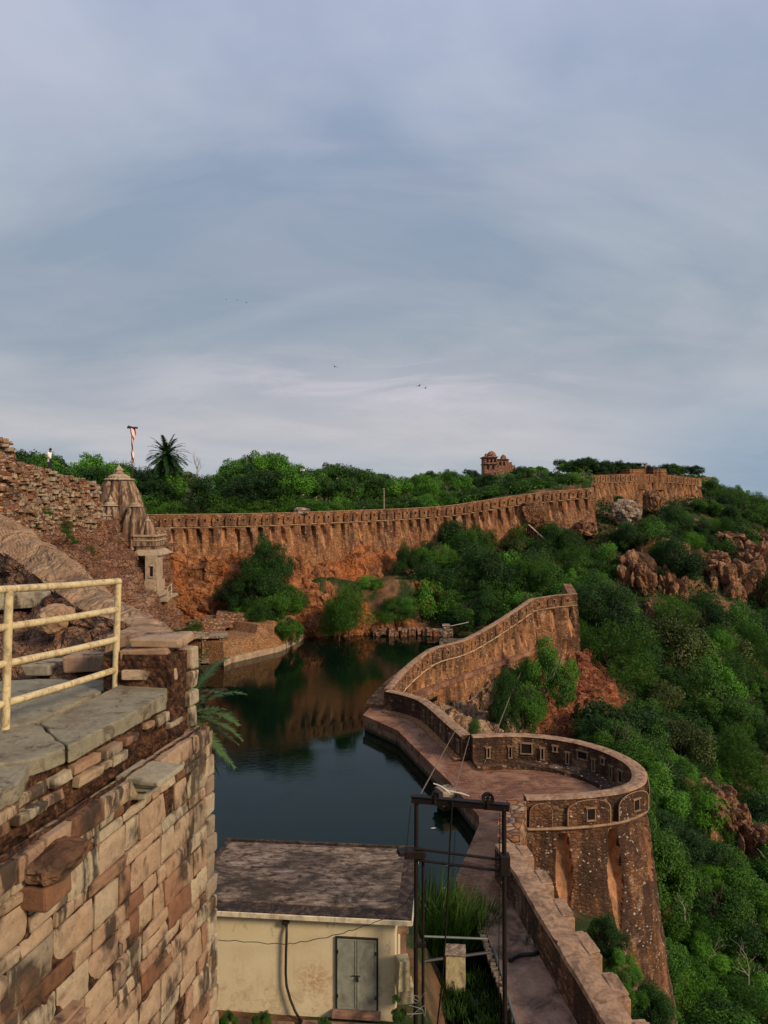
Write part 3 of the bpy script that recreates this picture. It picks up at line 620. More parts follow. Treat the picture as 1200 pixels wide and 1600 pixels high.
# walkway parapet, seen from its dark inner side
WP = Path(walk_pts, 0.2, -1)
t_w = thing('parapet_wall', 'dark stained parapet wall between the walkway corner and the round bastion', 'parapet wall', (3, 48, 1))
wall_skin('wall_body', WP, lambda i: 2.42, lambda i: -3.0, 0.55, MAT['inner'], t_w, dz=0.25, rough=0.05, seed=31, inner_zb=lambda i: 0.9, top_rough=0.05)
ribbon('coping', WP, lambda i: 2.42, -0.27, 0.36, COPE, t_w, flat=0.16)
mb = MB(); rows = []
for k, (o, z) in enumerate(((-0.5, 1.02), (-0.5, 1.14), (-0.95, 1.12), (-0.97, 1.01))):
    rows.append([(WP.p[i][0]+WP.n[i][0]*o, WP.p[i][1]+WP.n[i][1]*o, z) for i in range(len(WP.t))])
mb.grid(rows); obj('plinth', mb, MAT['retain'], t_w)

def inner_openings(path, parent, specs, thick, z0):
    for (s, w_, h_, zc) in specs:
        p, n = path.at(s); mbx = MB(); an = math.atan2(n[1], n[0])+math.pi/2; t_ = 0.055
        f = thick+0.01; rot = Matrix.Rotation(an, 3, 'Z')
        def q(x, y, z): v = rot @ Vector((x, y, z)); return (p[0]+v.x, p[1]+v.y, z0+zc+z)
        for (x, z, a_, b_) in ((-w_/2, 0, t_, h_), (w_/2, 0, t_, h_), (0, h_/2+t_/2, w_+3*t_, t_*1.5), (0, -h_/2-t_/2, w_+2*t_, t_)):
            mbx.box(q(x, f+0.02, z), (a_, 0.10, b_), rot=rot)
        fr = obj('loophole', mbx, DLIME, parent)
        mbx = MB(); mbx.box(q(0, f-0.005, 0), (w_*0.94, 0.03, h_*0.98), rot=rot); obj('opening_shade', mbx, HOLE_SHADE, fr)  # dark box painted as the shade in the frame, wall stays uncut
inner_openings(WP, t_w, [(0.55, 0.28, 0.6, 0.72)], 0.55, 1.0)
inner_openings(WP, t_w, [(1.9+1.7*k, 0.16, 0.34, 0.8) for k in range(5)], 0.55, 1.0)

# ------------------------------------------------------------------ round bastion
BP = Path(bast_pts, 0.055, +1); BL = BP.len
t_b = thing('bastion', 'big round bastion with a paved floor at the bend of the walkway', 'bastion', (8.5, 38, 1))
LA = BL/8.0; SA = LA*0.5-0.4
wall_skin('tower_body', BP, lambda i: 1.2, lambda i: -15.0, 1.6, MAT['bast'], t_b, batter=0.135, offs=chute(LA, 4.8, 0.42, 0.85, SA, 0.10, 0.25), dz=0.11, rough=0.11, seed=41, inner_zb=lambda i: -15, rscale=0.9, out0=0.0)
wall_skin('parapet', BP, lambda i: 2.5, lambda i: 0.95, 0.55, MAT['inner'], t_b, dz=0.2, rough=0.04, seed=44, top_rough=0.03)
ribbon('cordon', BP, lambda i: 1.22, 0.10, 0.11, DLIME, t_b, flat=0.7)
ribbon('coping', BP, lambda i: 2.5, -0.26, 0.36, COPE, t_b, flat=0.18)
mer3 = merlon_mesh('merlon', 1.0, 1.16, 0.10, MAT['bast']); hol3 = loophole_mesh(0.36, 0.50, 0.10, DLIME, HOLE_SHADE)
# raised lime line round each arch
def arch_line(w_, h_, d):
    mbx = MB(); pts = []
    for k in range(21):
        t_ = k/20*math.pi; pts.append((w_/2*math.cos(t_), -d-0.03, h_*0.55+h_*0.42*math.sin(t_)**0.8))
    mbx.tube([(w_/2, -d-0.03, 0.05)]+pts+[(-w_/2, -d-0.03, 0.05)], 0.019, 5); return obj('arch_line', mbx, DLIME)
al = arch_line(1.0, 1.16, 0.10)
k_ = 0
place_merlons(BP, t_b, mer3, LA, LA*0.84, lambda s: 1.30, s0=SA, s1=SA+LA*7.02, hole=hol3, hz=0.26)
place_merlons(BP, t_b, mer3, 1.15, 1.05, lambda s: 1.30, s0=BL-1.2, s1=BL)
for o in [o for o in bpy.data.objects if o.name.startswith('merlon') and o.parent == t_b]:
    q = al.copy(); C.objects.link(q); q.parent = o
inner_openings(BP, t_b, [(BL*f, a_, b_, c_) for f, a_, b_, c_ in ((0.045,0.18,0.55,0.62),(0.115,0.17,0.6,0.62),(0.165,0.62,0.55,0.85),(0.215,0.17,0.6,0.62),(0.255,0.22,0.28,1.0),(0.295,0.17,0.6,0.6),(0.345,0.6,0.4,0.95),(0.385,0.17,0.6,0.6),(0.42,0.24,0.3,1.0),(0.455,0.17,0.6,0.6),(0.50,0.34,0.6,0.65))], 0.55, 1.0)
# short pier wall closing the bastion toward the walkway
NP = Path(near_pts, 0.12, +1)
wall_skin('end_wall', NP, lambda i: 2.5, lambda i: -4.0, 0.6, MAT['ruin'], t_b, dz=0.2, rough=0.05, seed=51, top_rough=0.05, out0=0.3)
mb = MB(); mb.box((5.35, 30.55, 1.95), (0.5, 0.5, 0.5), rz=0.3, taper=0.8); mb.box((5.75, 31.7, 1.9), (0.35, 0.6, 0.5), rz=0.3, taper=0.8); obj('pier_step', mb, COPE, t_b, bevel=0.03)

# low wall with stepped merlons running back toward the viewer
LP_ = Path(low_pts, 0.14, +1)
t_l = thing('low_rampart', 'low dark wall with stepped merlons running down the right side of the walkway', 'fortress wall', (6, 23, 1))
for nm in ('low',):
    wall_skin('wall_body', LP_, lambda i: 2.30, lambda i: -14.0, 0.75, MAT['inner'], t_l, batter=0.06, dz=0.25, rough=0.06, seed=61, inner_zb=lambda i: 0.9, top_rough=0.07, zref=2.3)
def stepped(mat):
    mbx = MB(); n = 6
    mbx.prism([(-0.62,0.05),(0.62,0.05),(0.62,-0.34),(-0.62,-0.34)], -1.6, 0.0)
    mbx.prism([(-0.52,0.05),(0.45,0.05),(0.40,-0.36),(-0.46,-0.36)], 0.0, lambda x, y: 0.07+0.03*x)
    return obj('merlon', mbx, mat, bevel=0.05)
st = stepped(COPE)
for k in range(6):
    p, n = LP_.at(0.7+2.0*k); o = st.copy(); C.objects.link(o); o.parent = t_l; og = origin(t_l)
    o.location = (p[0]+n[0]*0.05-og.x, p[1]+n[1]*0.05-og.y, 2.30-og.z); o.rotation_euler = (0, 0, math.atan2(n[1], n[0])+math.pi/2+random.uniform(-.05,.05)); o.scale = (random.uniform(0.85,1.1), 1, random.uniform(0.95,1.05))
mb = MB(); rows = []
for (o_, z) in ((-0.78, 2.22), (-0.74, 2.34), (-0.40, 2.37), (0.02, 2.34), (0.05, 2.2)):
    rows.append([(LP_.p[i][0]+LP_.n[i][0]*o_+0.03*mn.noise(Vector((i*.3,o_*5,0))), LP_.p[i][1]+LP_.n[i][1]*o_, z+0.05*mn.noise(Vector((i*.21,o_*3,7)))) for i in range(len(LP_.t))])
mb.grid(rows); obj('coping', mb, COPE, t_l)
for p_ in (mer, hol, mer2, hol2, mer3, hol3, al, st): bpy.data.objects.remove(p_)

# ------------------------------------------------------------------ walkway
def paving():
    m = M('brick_paving'); v = m.mapv(m.pos, (1,1,1), rot=(0,0,-0.12))
    v2 = m.warp(v, 3.0, 0.05)
    b = m.n('ShaderNodeTexBrick'); m.set(b.inputs['Vector'], v2); b.inputs['Scale'].default_value = 1.0
    b.inputs['Brick Width'].default_value = 0.42; b.inputs['Row Height'].default_value = 0.13; b.inputs['Mortar Size'].default_value = 0.016; b.inputs['Mortar Smooth'].default_value = 0.4; b.inputs['Bias'].default_value = 0.0
    b.inputs['Color1'].default_value = (0.28,0.125,0.07,1); b.inputs['Color2'].default_value = (0.15,0.065,0.038,1); b.inputs['Mortar'].default_value = (0.06,0.035,0.025,1)
    c = m.mix(0.75, b.outputs[0], m.ramp(m.noise(m.mapv(m.pos, (1,3,1)), 3, 7, 0.75), [(0.3, 0.35), (0.7, 1.4)]), 'MULTIPLY')
    sand = m.math('MULTIPLY', m.ramp(m.noise(m.pos, 0.45, 6, 0.65, 0.5), [(0.46, 0.0), (0.60, 1.0)]), 0.75); c = m.mix(sand, c, m.mix(0.6, (0.36,0.20,0.115), m.ramp(m.noise(m.pos, 6, 6, 0.7), [(0.3,0.6),(0.7,1.2)]), 'MULTIPLY'))
    c = m.mix(m.math('MULTIPLY', m.ramp(m.noise(m.pos, 0.8, 6, 0.7), [(0.56, 0.0), (0.66, 1.0)]), 0.6), c, (0.04,0.025,0.02))
    m.bump(m.math('ADD', b.outputs['Fac'], m.noise(m.pos, 9, 6, 0.7)), -0.6, 0.02); return m.fin(c, 0.9)
PAVE = paving()
CONC = plain('worn_concrete', (0.30,0.175,0.115), 0.9, 0.55, 2.2, dirt=(0.035,0.022,0.018), dirt_amt=0.75, dscale=0.9, bump=0.4, dist=0.02)
def edgestone():
    m = M('walkway_edge_stone'); b = m.n('ShaderNodeTexNoise'); c = m.ramp(m.noise(m.mapv(m.pos,(1,1,3)), 1.6, 7, 0.7), [(0.3, (0.16,0.09,0.05)), (0.7, (0.36,0.24,0.15))])
    z = m.n('ShaderNodeSeparateXYZ'); m.set(z.inputs[0], m.pos); wl_ = m.ramp(m.math('ADD', m.math('MULTIPLY', z.outputs[2], 1.2), m.math('MULTIPLY', m.noise(m.pos, 2.5, 5, 0.7), 0.5)), [(0.42, 1.0), (0.62, 0.0)])
    c = m.mix(m.math('MULTIPLY', wl_, 0.85), c, (0.025,0.028,0.012)); st = m.ramp(m.noise(m.mapv(m.pos,(3,3,0.4)), 1.5, 6, 0.7), [(0.52, 0.0), (0.62, 1.0)]); c = m.mix(m.math('MULTIPLY', st, 0.7), c, (0.04,0.022,0.014))
    m.bump(m.noise(m.mapv(m.pos,(1,1,2)), 4, 8, 0.75), 0.8, 0.05); return m.fin(c, 0.9)
WALLC = edgestone()
_unused = plain('walkway_edge_stone', (0.30,0.19,0.12), 0.9, 0.6, 2.5, dirt=(0.05,0.03,0.02), dirt_amt=0.7, dscale=1.6, bump=0.5, dist=0.03)
def pz(px, py, z=1.0): v = PZ(px, py, z); return (v.x, v.y)
edge = [(13.0,77.6),(8.0,71.0),(4.6,66.5),pz(611,1062),pz(606,1074),pz(567,1117),pz(621,1141),pz(660,1180),pz(700,1219),pz(748,1275),pz(749,1287),pz(712,1373),pz(728,1426),pz(761,1462),pz(800,1575),(3.9,19.5),(3.9,12)]
right = [(7.0,12),(6.3,20),(5.5,27),(5.0,29.6),(5.6,31.6),(6.3,33.4)]+[(p[0]-n[0]*0.3, p[1]-n[1]*0.3) for p, n in list(zip(BP.p, BP.n))[::-8]]+[(5.2,42.5),(4.2,45),(2.6,50.5),(0.9,53.2),(4.4,60.0),(9.4,66.6),(12.6,70.8),(15.6,74.6),(18.5,75.6),(18.5,78)]
poly = edge+right
mb = MB(); mb.prism(poly, 0.62, 1.0); tag(obj('walkway', mb, [PAVE]), kind='structure')
# masonry face under the edge, slightly set in
mb = MB(); ein = []
EP = Path([(a, b, 0.62) for a, b in edge[3:]], 0.5, -1)
wall_skin_parent = None
o = wall_skin('walkway_edge', EP, lambda i: 0.618, lambda i: -2.0, 0.5, WALLC, None, dz=0.3, rough=0.03, out0=-0.04); tag(o, kind='structure')
mb = MB(); ap = [pz(739,1416), pz(762,1464), pz(800,1575), (3.9,19.5),(3.9,12.2),(6.9,12.2),(6.0,20),(5.3,26.9)]
mb.prism(ap, 0.9, 1.03); tag(obj('pavement', mb, CONC, bevel=0.01), kind='structure')
# concrete kerb of the walkway rim
for (px, py, wx, wy, h, lb) in ((686,1231,0.95,0.9,0.75,'pale stone mooring block jutting from the walkway edge behind the steel frame'),(593,1083,0.9,0.8,0.5,'pale stone block jutting into the pool at the tip of the walkway'),(597,1072,0.5,0.5,0.4,'small rounded stone block behind the pale block at the walkway tip')):
    c = PZ(px, py, 1.05); t = thing('stone_block', lb, 'stone block', (c.x+0.35, c.y, 0.2), None)
    mb = MB(); mb.box((c.x+0.35, c.y, 1.05-h/2), (wx, wy, h), rz=0.5, taper=0.92); mb.box((c.x+0.35, c.y, 1.0-h*0.55), (wx*1.15, wy*1.1, 0.12), rz=0.5); obj('block', mb, MAT['pale'], t, bevel=0.04)
    mb = MB(); mb.box((c.x+0.35, c.y, 0.0-h/2+0.2), (wx*0.7, wy*0.7, 1.4), rz=0.5); obj('footing', mb, WALLC, t)

# ------------------------------------------------------------------ terrace and small pavilion on the left shore
TER = MAT['ruin']
t = thing('stone_terrace', 'low ruined stone terrace with a pale ledge along the left shore of the pool', 'terrace', (-15, 78, 0))
mb = MB()
def strip(pts, z0, z1, out): mb.prism(pts, z0, z1)
sh = [PZ(350,1041,0), PZ(362,1036,0), PZ(400,1027,0), PZ(438,1018,0), PZ(462,1006,0)]
back = [(sh[-1].x+0.6, sh[-1].y+3), (-14,86), (-20,85), (-18.5,78)]
def fz(d): return [(p.x-d*0.35, p.y+d) for p in sh]
mb.prism(fz(0.0)+back, -1.5, 0.55); obj('ledge', mb, plain('pale_ledge', (0.36,0.26,0.165), 0.9, 0.5, 1.6, dirt=(0.08,0.05,0.035), dirt_amt=0.6, dscale=1.2, bump=0.6, dist=0.05), t, bevel=0.05)
TPx = Path([(p[0], p[1], 2.6) for p in fz(0.5)], 0.3, -1)
wall_skin('retaining_wall', TPx, lambda i: 2.2+0.4*mn.noise(Vector((i*.15,3,1)))+(0.9 if TPx.p[i][0] > -13 else 0), lambda i: 0.0, 4.0, MAT['retain'], t, dz=0.25, rough=0.18, seed=71, top_rough=0.2, batter=0.05)
mb = MB()
for k in range(5):
    rr = random.Random(k); a = P(300+k*18, 1000-k*3, 77+k*0.8); mb.box((a.x, a.y, 2.5+0.28*k), (6.5-k*0.5, 3.0, 0.3), rz=0.25+rr.uniform(-.05,.05), jit=0.1, rnd=rr)
obj('steps', mb, TER, t, bevel=0.03)
t = thing('water_pavilion', 'small open stone pavilion with square pillars at the left water edge', 'pavilion', (-17.3, 72.6, 0))
mb = MB(); c = P(330, 1040, 72.6)
mb.box((c.x-0.6, c.y+0.8, 2.55), (4.0, 2.6, 0.26), rz=0.22); obj('roof', mb, MAT['pale'], t, bevel=0.05)
mb = MB(); mb.box((c.x-0.6, c.y+0.6, 0.3), (4.0, 2.4, 0.45), rz=0.22); obj('plinth', mb, MAT['pale'], t, bevel=0.04)
for sx in (-1, -0.05, 0.95):
    mb = MB(); x = c.x-0.6+sx*1.75*math.cos(.22); y = c.y-0.15+sx*1.75*math.sin(.22); mb.box((x, y, 1.48), (0.3, 0.3, 1.9), rz=0.22); mb.box((x, y, 2.32), (0.48, 0.4, 0.2), rz=0.22); mb.box((x, y, 0.62), (0.42, 0.42, 0.2), rz=0.22); obj('pillar', mb, MAT['pale'], t, bevel=0.02)
mb = MB(); mb.box((c.x-0.6, c.y+1.6, 1.4), (3.6, 0.2, 2.0), rz=0.22); obj('back_wall', mb, MAT['ruin'], t)
# far-shore ledge with pier and rails
t = thing('stone_landing', 'low stone landing along the far shore left of the small pier', 'landing', P(640, 985, 89))
mb = MB(); rr = random.Random(9)
for k in range(34):
    px = 585+k*3.6; a = P(px, 985, 88.6); mb.box((a.x, 87.2+rr.uniform(0,0.9), 0.15+rr.uniform(0,0.35)), (rr.uniform(0.3,0.75), rr.uniform(0.8,1.8), rr.uniform(0.5,0.9)), rz=rr.uniform(-.2,.2), jit=0.08, rnd=rr)
obj('stones', mb, TER, t, bevel=0.03)
t = thing('shore_pier', 'small square masonry pier with thin bars on the far shore of the pool', 'pier', PZ(697, 1003, 0.3))
b0 = PZ(697, 1000, 0.4); mb = MB(); mb.box((b0.x, b0.y, 1.1), (0.75, 0.75, 1.9), taper=0.9); mb.box((b0.x, b0.y, 2.05), (0.9, 0.9, 0.16)); obj('pillar', mb, MAT['pale'], t, bevel=0.04)
mb = MB(); mb.tube([(b0.x+0.3, b0.y, 1.9), (b0.x+2.6, b0.y+0.5, 2.3)], 0.035, 6); mb.tube([(b0.x-0.3, b0.y, 1.7), (b0.x-1.4, b0.y+0.2, 1.5)], 0.035, 6); obj('bar', mb, plain('pale_metal', (0.45,0.42,0.38), 0.6, 0.3), t)
mb = MB(); mb.prism([(b0.x-0.8,b0.y-0.6),(b0.x+3.0,b0.y-1.0),(b0.x+4.2,b0.y+1.4),(b0.x-0.6,b0.y+1.2)], -1.5, 0.35); obj('platform', mb, MAT['pale'], t, bevel=0.05)

# stair on the long rampart
t = thing('rampart_stair', 'dark stone stair descending the face of the long rampart near its corner tower', 'stair', P(840, 850, 110))
mb = MB(); a = P(826, 822, 110.6); b = P(866, 862, 109.0)
for k in range(12):
    p_ = a.lerp(b, k/11); mb.box((p_.x, p_.y-0.35, p_.z-0.55), (0.42, 1.0, 1.1))
obj('steps', mb, MAT['inner'], t)
mb = MB(); mb.tube([a+Vector((-.2,-.9,0.25)), b+Vector((.2,-.9,.25))], 0.11, 6); obj('side_rail', mb, LIME, t)
mb = MB(); c = P(840, 858, 108.6); mb.tube([c+Vector((0,0,-1)), c+Vector((0,0,2.4))], 0.07, 6); mb.tube([c+Vector((1.1,0,-1)), c+Vector((1.1,0,1.9))], 0.06, 6); obj('post', mb, MAT['inner'], t)
t = thing('retaining_wall', 'tan masonry retaining wall standing among bushes below the upper rampart', 'retaining wall', P(1045, 865, 112))
Q1 = Path([tuple(P(1000,842,110)), tuple(P(1030,838,111)), tuple(P(1078,850,113.5))], 0.2, -1)
wall_skin('wall_body', Q1, lambda i: Q1.p[i][2]+0.25*mn.noise(Vector((i*.2,0,0))), lambda i: Q1.p[i][2]-5.5, 1.2, MAT['retain'], t, batter=0.15, dz=0.25, rough=0.15)
t = thing('retaining_wall', 'ruined masonry wall fragment sloping down the hillside left of the taller retaining wall', 'retaining wall', P(985, 890, 108))
Q2 = Path([tuple(P(962,880,106)), tuple(P(985,868,107)), tuple(P(1000,862,108)), tuple(P(1020,890,106))], 0.2, -1)
wall_skin('wall_body', Q2, lambda i: Q2.p[i][2]+0.4*mn.noise(Vector((i*.15,5,0))), lambda i: Q2.p[i][2]-3.6, 1.5, MAT['retain'], t, batter=0.2, dz=0.25, rough=0.25)
# ------------------------------------------------------------------ foreground stone wall
FD = Vector((0.2098, 0.9777, 0)); FN = Vector((0.9777, -0.2098, 0))
def fw(Y, z, o=0.0):      # point on the wall plane at depth Y, offset o outwards
    return Vector((-3.51+0.2146*Y, Y, z))+FN*o
def fgstone():
    m = M('block_stone'); a = m.attr('tone').outputs['Fac']
    c = m.ramp(a, [(0.0, (0.14,0.06,0.03)), (0.16, (0.24,0.12,0.065)), (0.34, (0.36,0.23,0.14)), (0.5, (0.41,0.29,0.18)), (0.66, (0.43,0.345,0.225)), (0.8, (0.34,0.295,0.20)), (0.92, (0.25,0.18,0.12)), (1.0, (0.46,0.37,0.24))])
    c = m.mix(0.65, c, m.ramp(m.noise(m.pos, 9, 8, 0.72, 0.3), [(0.28, 0.5), (0.72, 1.3)]), 'MULTIPLY')
    st = m.noise(m.mapv(m.pos, (3.6, 3.6, 0.8), rot=(0.1,0.05,0)), 2.4, 5, 0.6, 0.2)
    st2 = m.noise(m.pos, 1.8, 4, 0.6)
    c = m.mix(m.math('MULTIPLY', m.math('MULTIPLY', m.ramp(st, [(0.43, 0.0), (0.53, 1.0)]), m.ramp(st2, [(0.48, 0.0), (0.57, 1.0)])), 0.9), c, (0.035,0.025,0.018))
    org = m.ramp(m.noise(m.pos, 2.3, 6, 0.7, 0.8), [(0.54, 0.0), (0.68, 1.0)]); c = m.mix(m.math('MULTIPLY', org, 0.3), c, (0.34,0.15,0.06))
    c = m.mix(m.math('MULTIPLY', m.ramp(m.noise(m.pos, 34, 6, 0.75), [(0.56, 0.0), (0.66, 1.0)]), 0.55), c, (0.07,0.045,0.03))
    m.bump(m.math('ADD', m.noise(m.pos, 16, 10, 0.78), m.math('MULTIPLY', m.noise(m.mapv(m.pos,(3,3,9)), 2.0, 6, 0.75), 0.4)), 0.8, 0.02); return m.fin(c, 0.88)
FST = fgstone()
def rubble():
    m = M('dark_mortar'); v = m.vor(m.warp(m.pos, 9, 0.06), 22)
    c = m.ramp(m.noise(m.pos, 12, 8, 0.75), [(0.3, (0.008,0.005,0.004)), (0.48, (0.05,0.022,0.012)), (0.60, (0.18,0.08,0.035)), (0.74, (0.32,0.17,0.08))])
    m.bump(m.math('ADD', m.noise(m.pos, 18, 8, 0.75), v.outputs['Distance']), 1.0, 0.05); return m.fin(c, 0.95)
RUB = rubble()
t_f = thing('stone_wall', 'big foreground wall of squared tan and rust coloured stone blocks below the pipe railing', 'stone wall', fw(6, 10))
def backing(name, Y0, Y1, z0, z1, o, mat=RUB, nz=60, ny=70, amp=0.035):
    mbx = MB(); rows = []
    for j in range(nz+1):
        z = lerp(z1, z0, j/nz); rows.append([tuple(fw(lerp(Y0,Y1,i/ny), z, o(z)+amp*fbm(Vector((lerp(Y0,Y1,i/ny)*6, z*6, o(z))), 4))) for i in range(ny+1)])
    mbx.grid(rows); return obj(name, mbx, mat, t_f, smooth=False)
def lowo(z): return 0.20+(13.8-z)*0.022
backing('mortar_bed', 2.0, 7.30, 13.6, 14.08, lambda z: -0.05, amp=0.05)
backing('mortar_bed', 2.0, 7.38, 2.0, 13.80, lambda z: lowo(z)-0.022, nz=300, ny=160, amp=0.02)
def stone_grid(mb, Y0, Y1, z0, z1, o, rr, out=0.0, skew=0.0, nx=9, nz=7, rough=0.007):
    """one rounded, slightly irregular block face with sides"""
    cy, cz = (Y0+Y1)/2, (z0+z1)/2; a, b = (Y1-Y0)/2, (z1-z0)/2; sd = rr.uniform(0, 99); tl = rr.uniform(-.008,.008); tz = rr.uniform(-.008,.008); cj = [(rr.uniform(-.035,.03), rr.uniform(-.05,.04)) for _ in range(4)]
    rows = []
    for j in range(nz+3):
        r = []
        for i in range(nx+3):
            u = max(-1, min(1, (i-1)/nx*2-1)); v = max(-1, min(1, (j-1)/nz*2-1)); edge = (i in (0, nx+2)) or (j in (0, nz+2))
            k = 0.035; uu = u*(1-k*v*v*abs(u)); vv = v*(1-k*u*u*abs(v))
            w00, w10, w01, w11 = (1-u)*(1-v)/4, (1+u)*(1-v)/4, (1-u)*(1+v)/4, (1+u)*(1+v)/4
            uu += sum(q[0]*w for q, w in zip(cj, (w00,w10,w01,w11))); vv += sum(q[1]*w for q, w in zip(cj, (w00,w10,w01,w11)))
            d = out+tl*u+tz*v-0.013*(max(abs(u), abs(v))**10)+rough*fbm(Vector((u*a*14+sd, v*b*14, sd)), 3)
            if edge: d = -0.10
            r.append(tuple(fw(cy+uu*a+v*b*skew, cz+vv*b, o(cz+vv*b)+d)))
        rows.append(r)
    mb.grid(rows)
rr = random.Random(12)
def tonepick(rr, z): 
    return rr.choice([0.08,0.25,0.36,0.42,0.42,0.46,0.5,0.5,0.55,0.58,0.62,0.66,0.74,0.9]) + rr.uniform(-.04,.04)
mb = MB(); z = 13.78; first = True
while z > 9.6:
    h = rr.choice([0.08, 0.11, 0.15, 0.18, 0.21, 0.24, 0.26]); 
    if first: h = 0.17
    Y = 2.2+rr.uniform(0, .3); drift = rr.uniform(-0.02, 0.02)
    while Y < 7.33:
        L_ = rr.choice([rr.uniform(.10,.22), rr.uniform(.2,.4), rr.uniform(.3,.5)])*(1.0 if h > 0.1 else 0.8)+0.1*h; Y1 = min(Y+L_, 7.34)
        if 7.34-Y1 < 0.12: Y1 = 7.34
        mb.cur = min(0.999, max(0.001, tonepick(rr, z))); zw = 0.035*mn.noise(Vector((Y*0.8, z*0.5, 2)))
        if rr.random() < 0.09 and h > 0.17:     # two thin stones over one another
            m_ = z-h*rr.uniform(.4,.6)+zw
            stone_grid(mb, Y+.01, Y1-.01, m_+.006, z+zw-.008, lowo, rr, rr.uniform(-.01,.03)); mb.cur = rr.uniform(.05,.95); stone_grid(mb, Y+.01, Y1-.01, z-h+zw+.008, m_-.006, lowo, rr, rr.uniform(-.01,.03))
        elif rr.random() > 0.04 or first:
            stone_grid(mb, Y+rr.uniform(.003,.008), Y1-rr.uniform(.003,.008), z-h+zw+rr.uniform(.003,.009), z+zw-rr.uniform(.002,.006), lowo, rr, rr.uniform(-.005,.009)+(0.04 if first else 0))
        Y = Y1
        if Y >= 7.34: break
    z -= h; first = False
obj('lower_masonry', mb, FST, t_f, smooth=True, sharp=50)
mb = MB(); z = 14.02
while z > 13.80:
    h = 0.115; Y = 2.2
    while Y < 7.2:
        Y1 = Y+rr.uniform(0.12, 0.36)
        if rr.random() < 0.80: mb.cur = rr.uniform(.1,.98); stone_grid(mb, Y+.02, Y1-.02, z-h+rr.uniform(0,.04), z-rr.uniform(.01,.03), lambda q: 0.0, rr, rr.uniform(-.01,.05))
        Y = Y1
    z -= h
obj('upper_masonry', mb, FST, t_f, smooth=True, sharp=50)
# corner pier beyond the ledge: quoins on the corner, rough body
mb = MB(); z = 14.52; k = 0
while z > 9.5:
    h = rr.uniform(0.13, 0.26); o_ = 0.0 if z > 13.85 else lowo(z)-0.0; Yc = 7.44 if z > 13.85 else 7.36
    c = fw(Yc-0.0, z-h/2, o_-0.16); mb.cur = rr.uniform(.45,.98)
    mb.box(c, (0.36, rr.uniform(0.12,0.24), h-0.015), rz=-math.atan2(0.2146,1), jit=0.014, rnd=rr); z -= h
obj('quoin', mb, FST, t_f, bevel=0.02)
mb = MB(); body = [fw(7.40,0,-0.10), fw(7.40,0,-2.6), fw(2.0,0,-2.6), fw(2.0,0,-0.10)]
mb.prism([(p.x,p.y) for p in body], 2.0, 13.72); obj('core', mb, RUB, t_f)
mb = MB(); body = [fw(7.40,0,-0.03), fw(7.40,0,-0.75), fw(7.06,0,-0.75), fw(7.06,0,-0.03)]
mb.prism([(p.x,p.y) for p in body], 13.6, 14.50); obj('pier', mb, RUB, t_f)
mb = MB()
for (px0, px1, ya, yb, Y, tn) in ((192,274,1064,1046,7.12,.55),(188,262,1042,1016,7.16,.30),(200,282,1016,1000,7.2,.42)):
    a, b = P(px0, ya, Y), P(px1, yb, Y); mb.cur = tn; mb.box(((a.x+b.x)/2, Y+0.25, (a.z+b.z)/2), (b.x-a.x, 0.5, b.z-a.z-0.008), rz=-0.03, jit=0.022, rnd=rr)
obj('end_block', mb, FST, t_f, bevel=0.015)
def slabmat():
    m = M('ledge_slab'); c = m.ramp(m.noise(m.pos, 2.6, 8, 0.68, 0.4), [(0.3, (0.19,0.14,0.09)), (0.5, (0.27,0.24,0.16)), (0.72, (0.35,0.30,0.20))])
    c = m.mix(0.6, c, m.ramp(m.noise(m.pos, 16, 8, 0.75), [(0.3, 0.55), (0.7, 1.25)]), 'MULTIPLY')
    c = m.mix(m.math('MULTIPLY', m.ramp(m.noise(m.pos, 5, 7, 0.75, 1.0), [(0.54, 0.0), (0.62, 1.0)]), 0.75), c, (0.09,0.06,0.038))
    m.bump(m.noise(m.pos, 10, 9, 0.8), 0.9, 0.03); return m.fin(c, 0.85)
SLAB = slabmat()
def slab(pts, z1, th, seed):
    import bmesh
    mbx = MB(); q = [PZ(px, py, z1) for px, py in pts]; out = []
    for i in range(len(q)):
        a, b = q[i], q[(i+1)%len(q)]; n = max(2, int((b-a).length/0.07))
        for k in range(n):
            p_ = a.lerp(b, k/n); out.append((p_.x+0.022*mn.noise(Vector((p_.x*9, p_.y*9, seed))), p_.y+0.022*mn.noise(Vector((p_.x*9, p_.y*9, seed+5)))))
    mbx.prism(out, z1-th, lambda x, y: z1+0.012*mn.noise(Vector((x*3, y*3, seed)))); return obj('ledge_slab', mbx, SLAB, t_f, bevel=0.012)
slab([(196,1066),(262,1064),(259,1086),(106,1166),(62,1130),(150,1088)], 14.2, 0.13, 1)
slab([(-90,1150),(18,1136),(58,1129),(103,1167),(46,1188),(-90,1205)], 14.19, 0.12, 2)
slab([(-90,1209),(45,1191),(30,1222),(-90,1290)], 14.18, 0.12, 3)
slab([(-90,1070),(60,1060),(190,1064),(148,1085),(58,1126),(16,1133),(-90,1145)], 14.13, 0.2, 4)
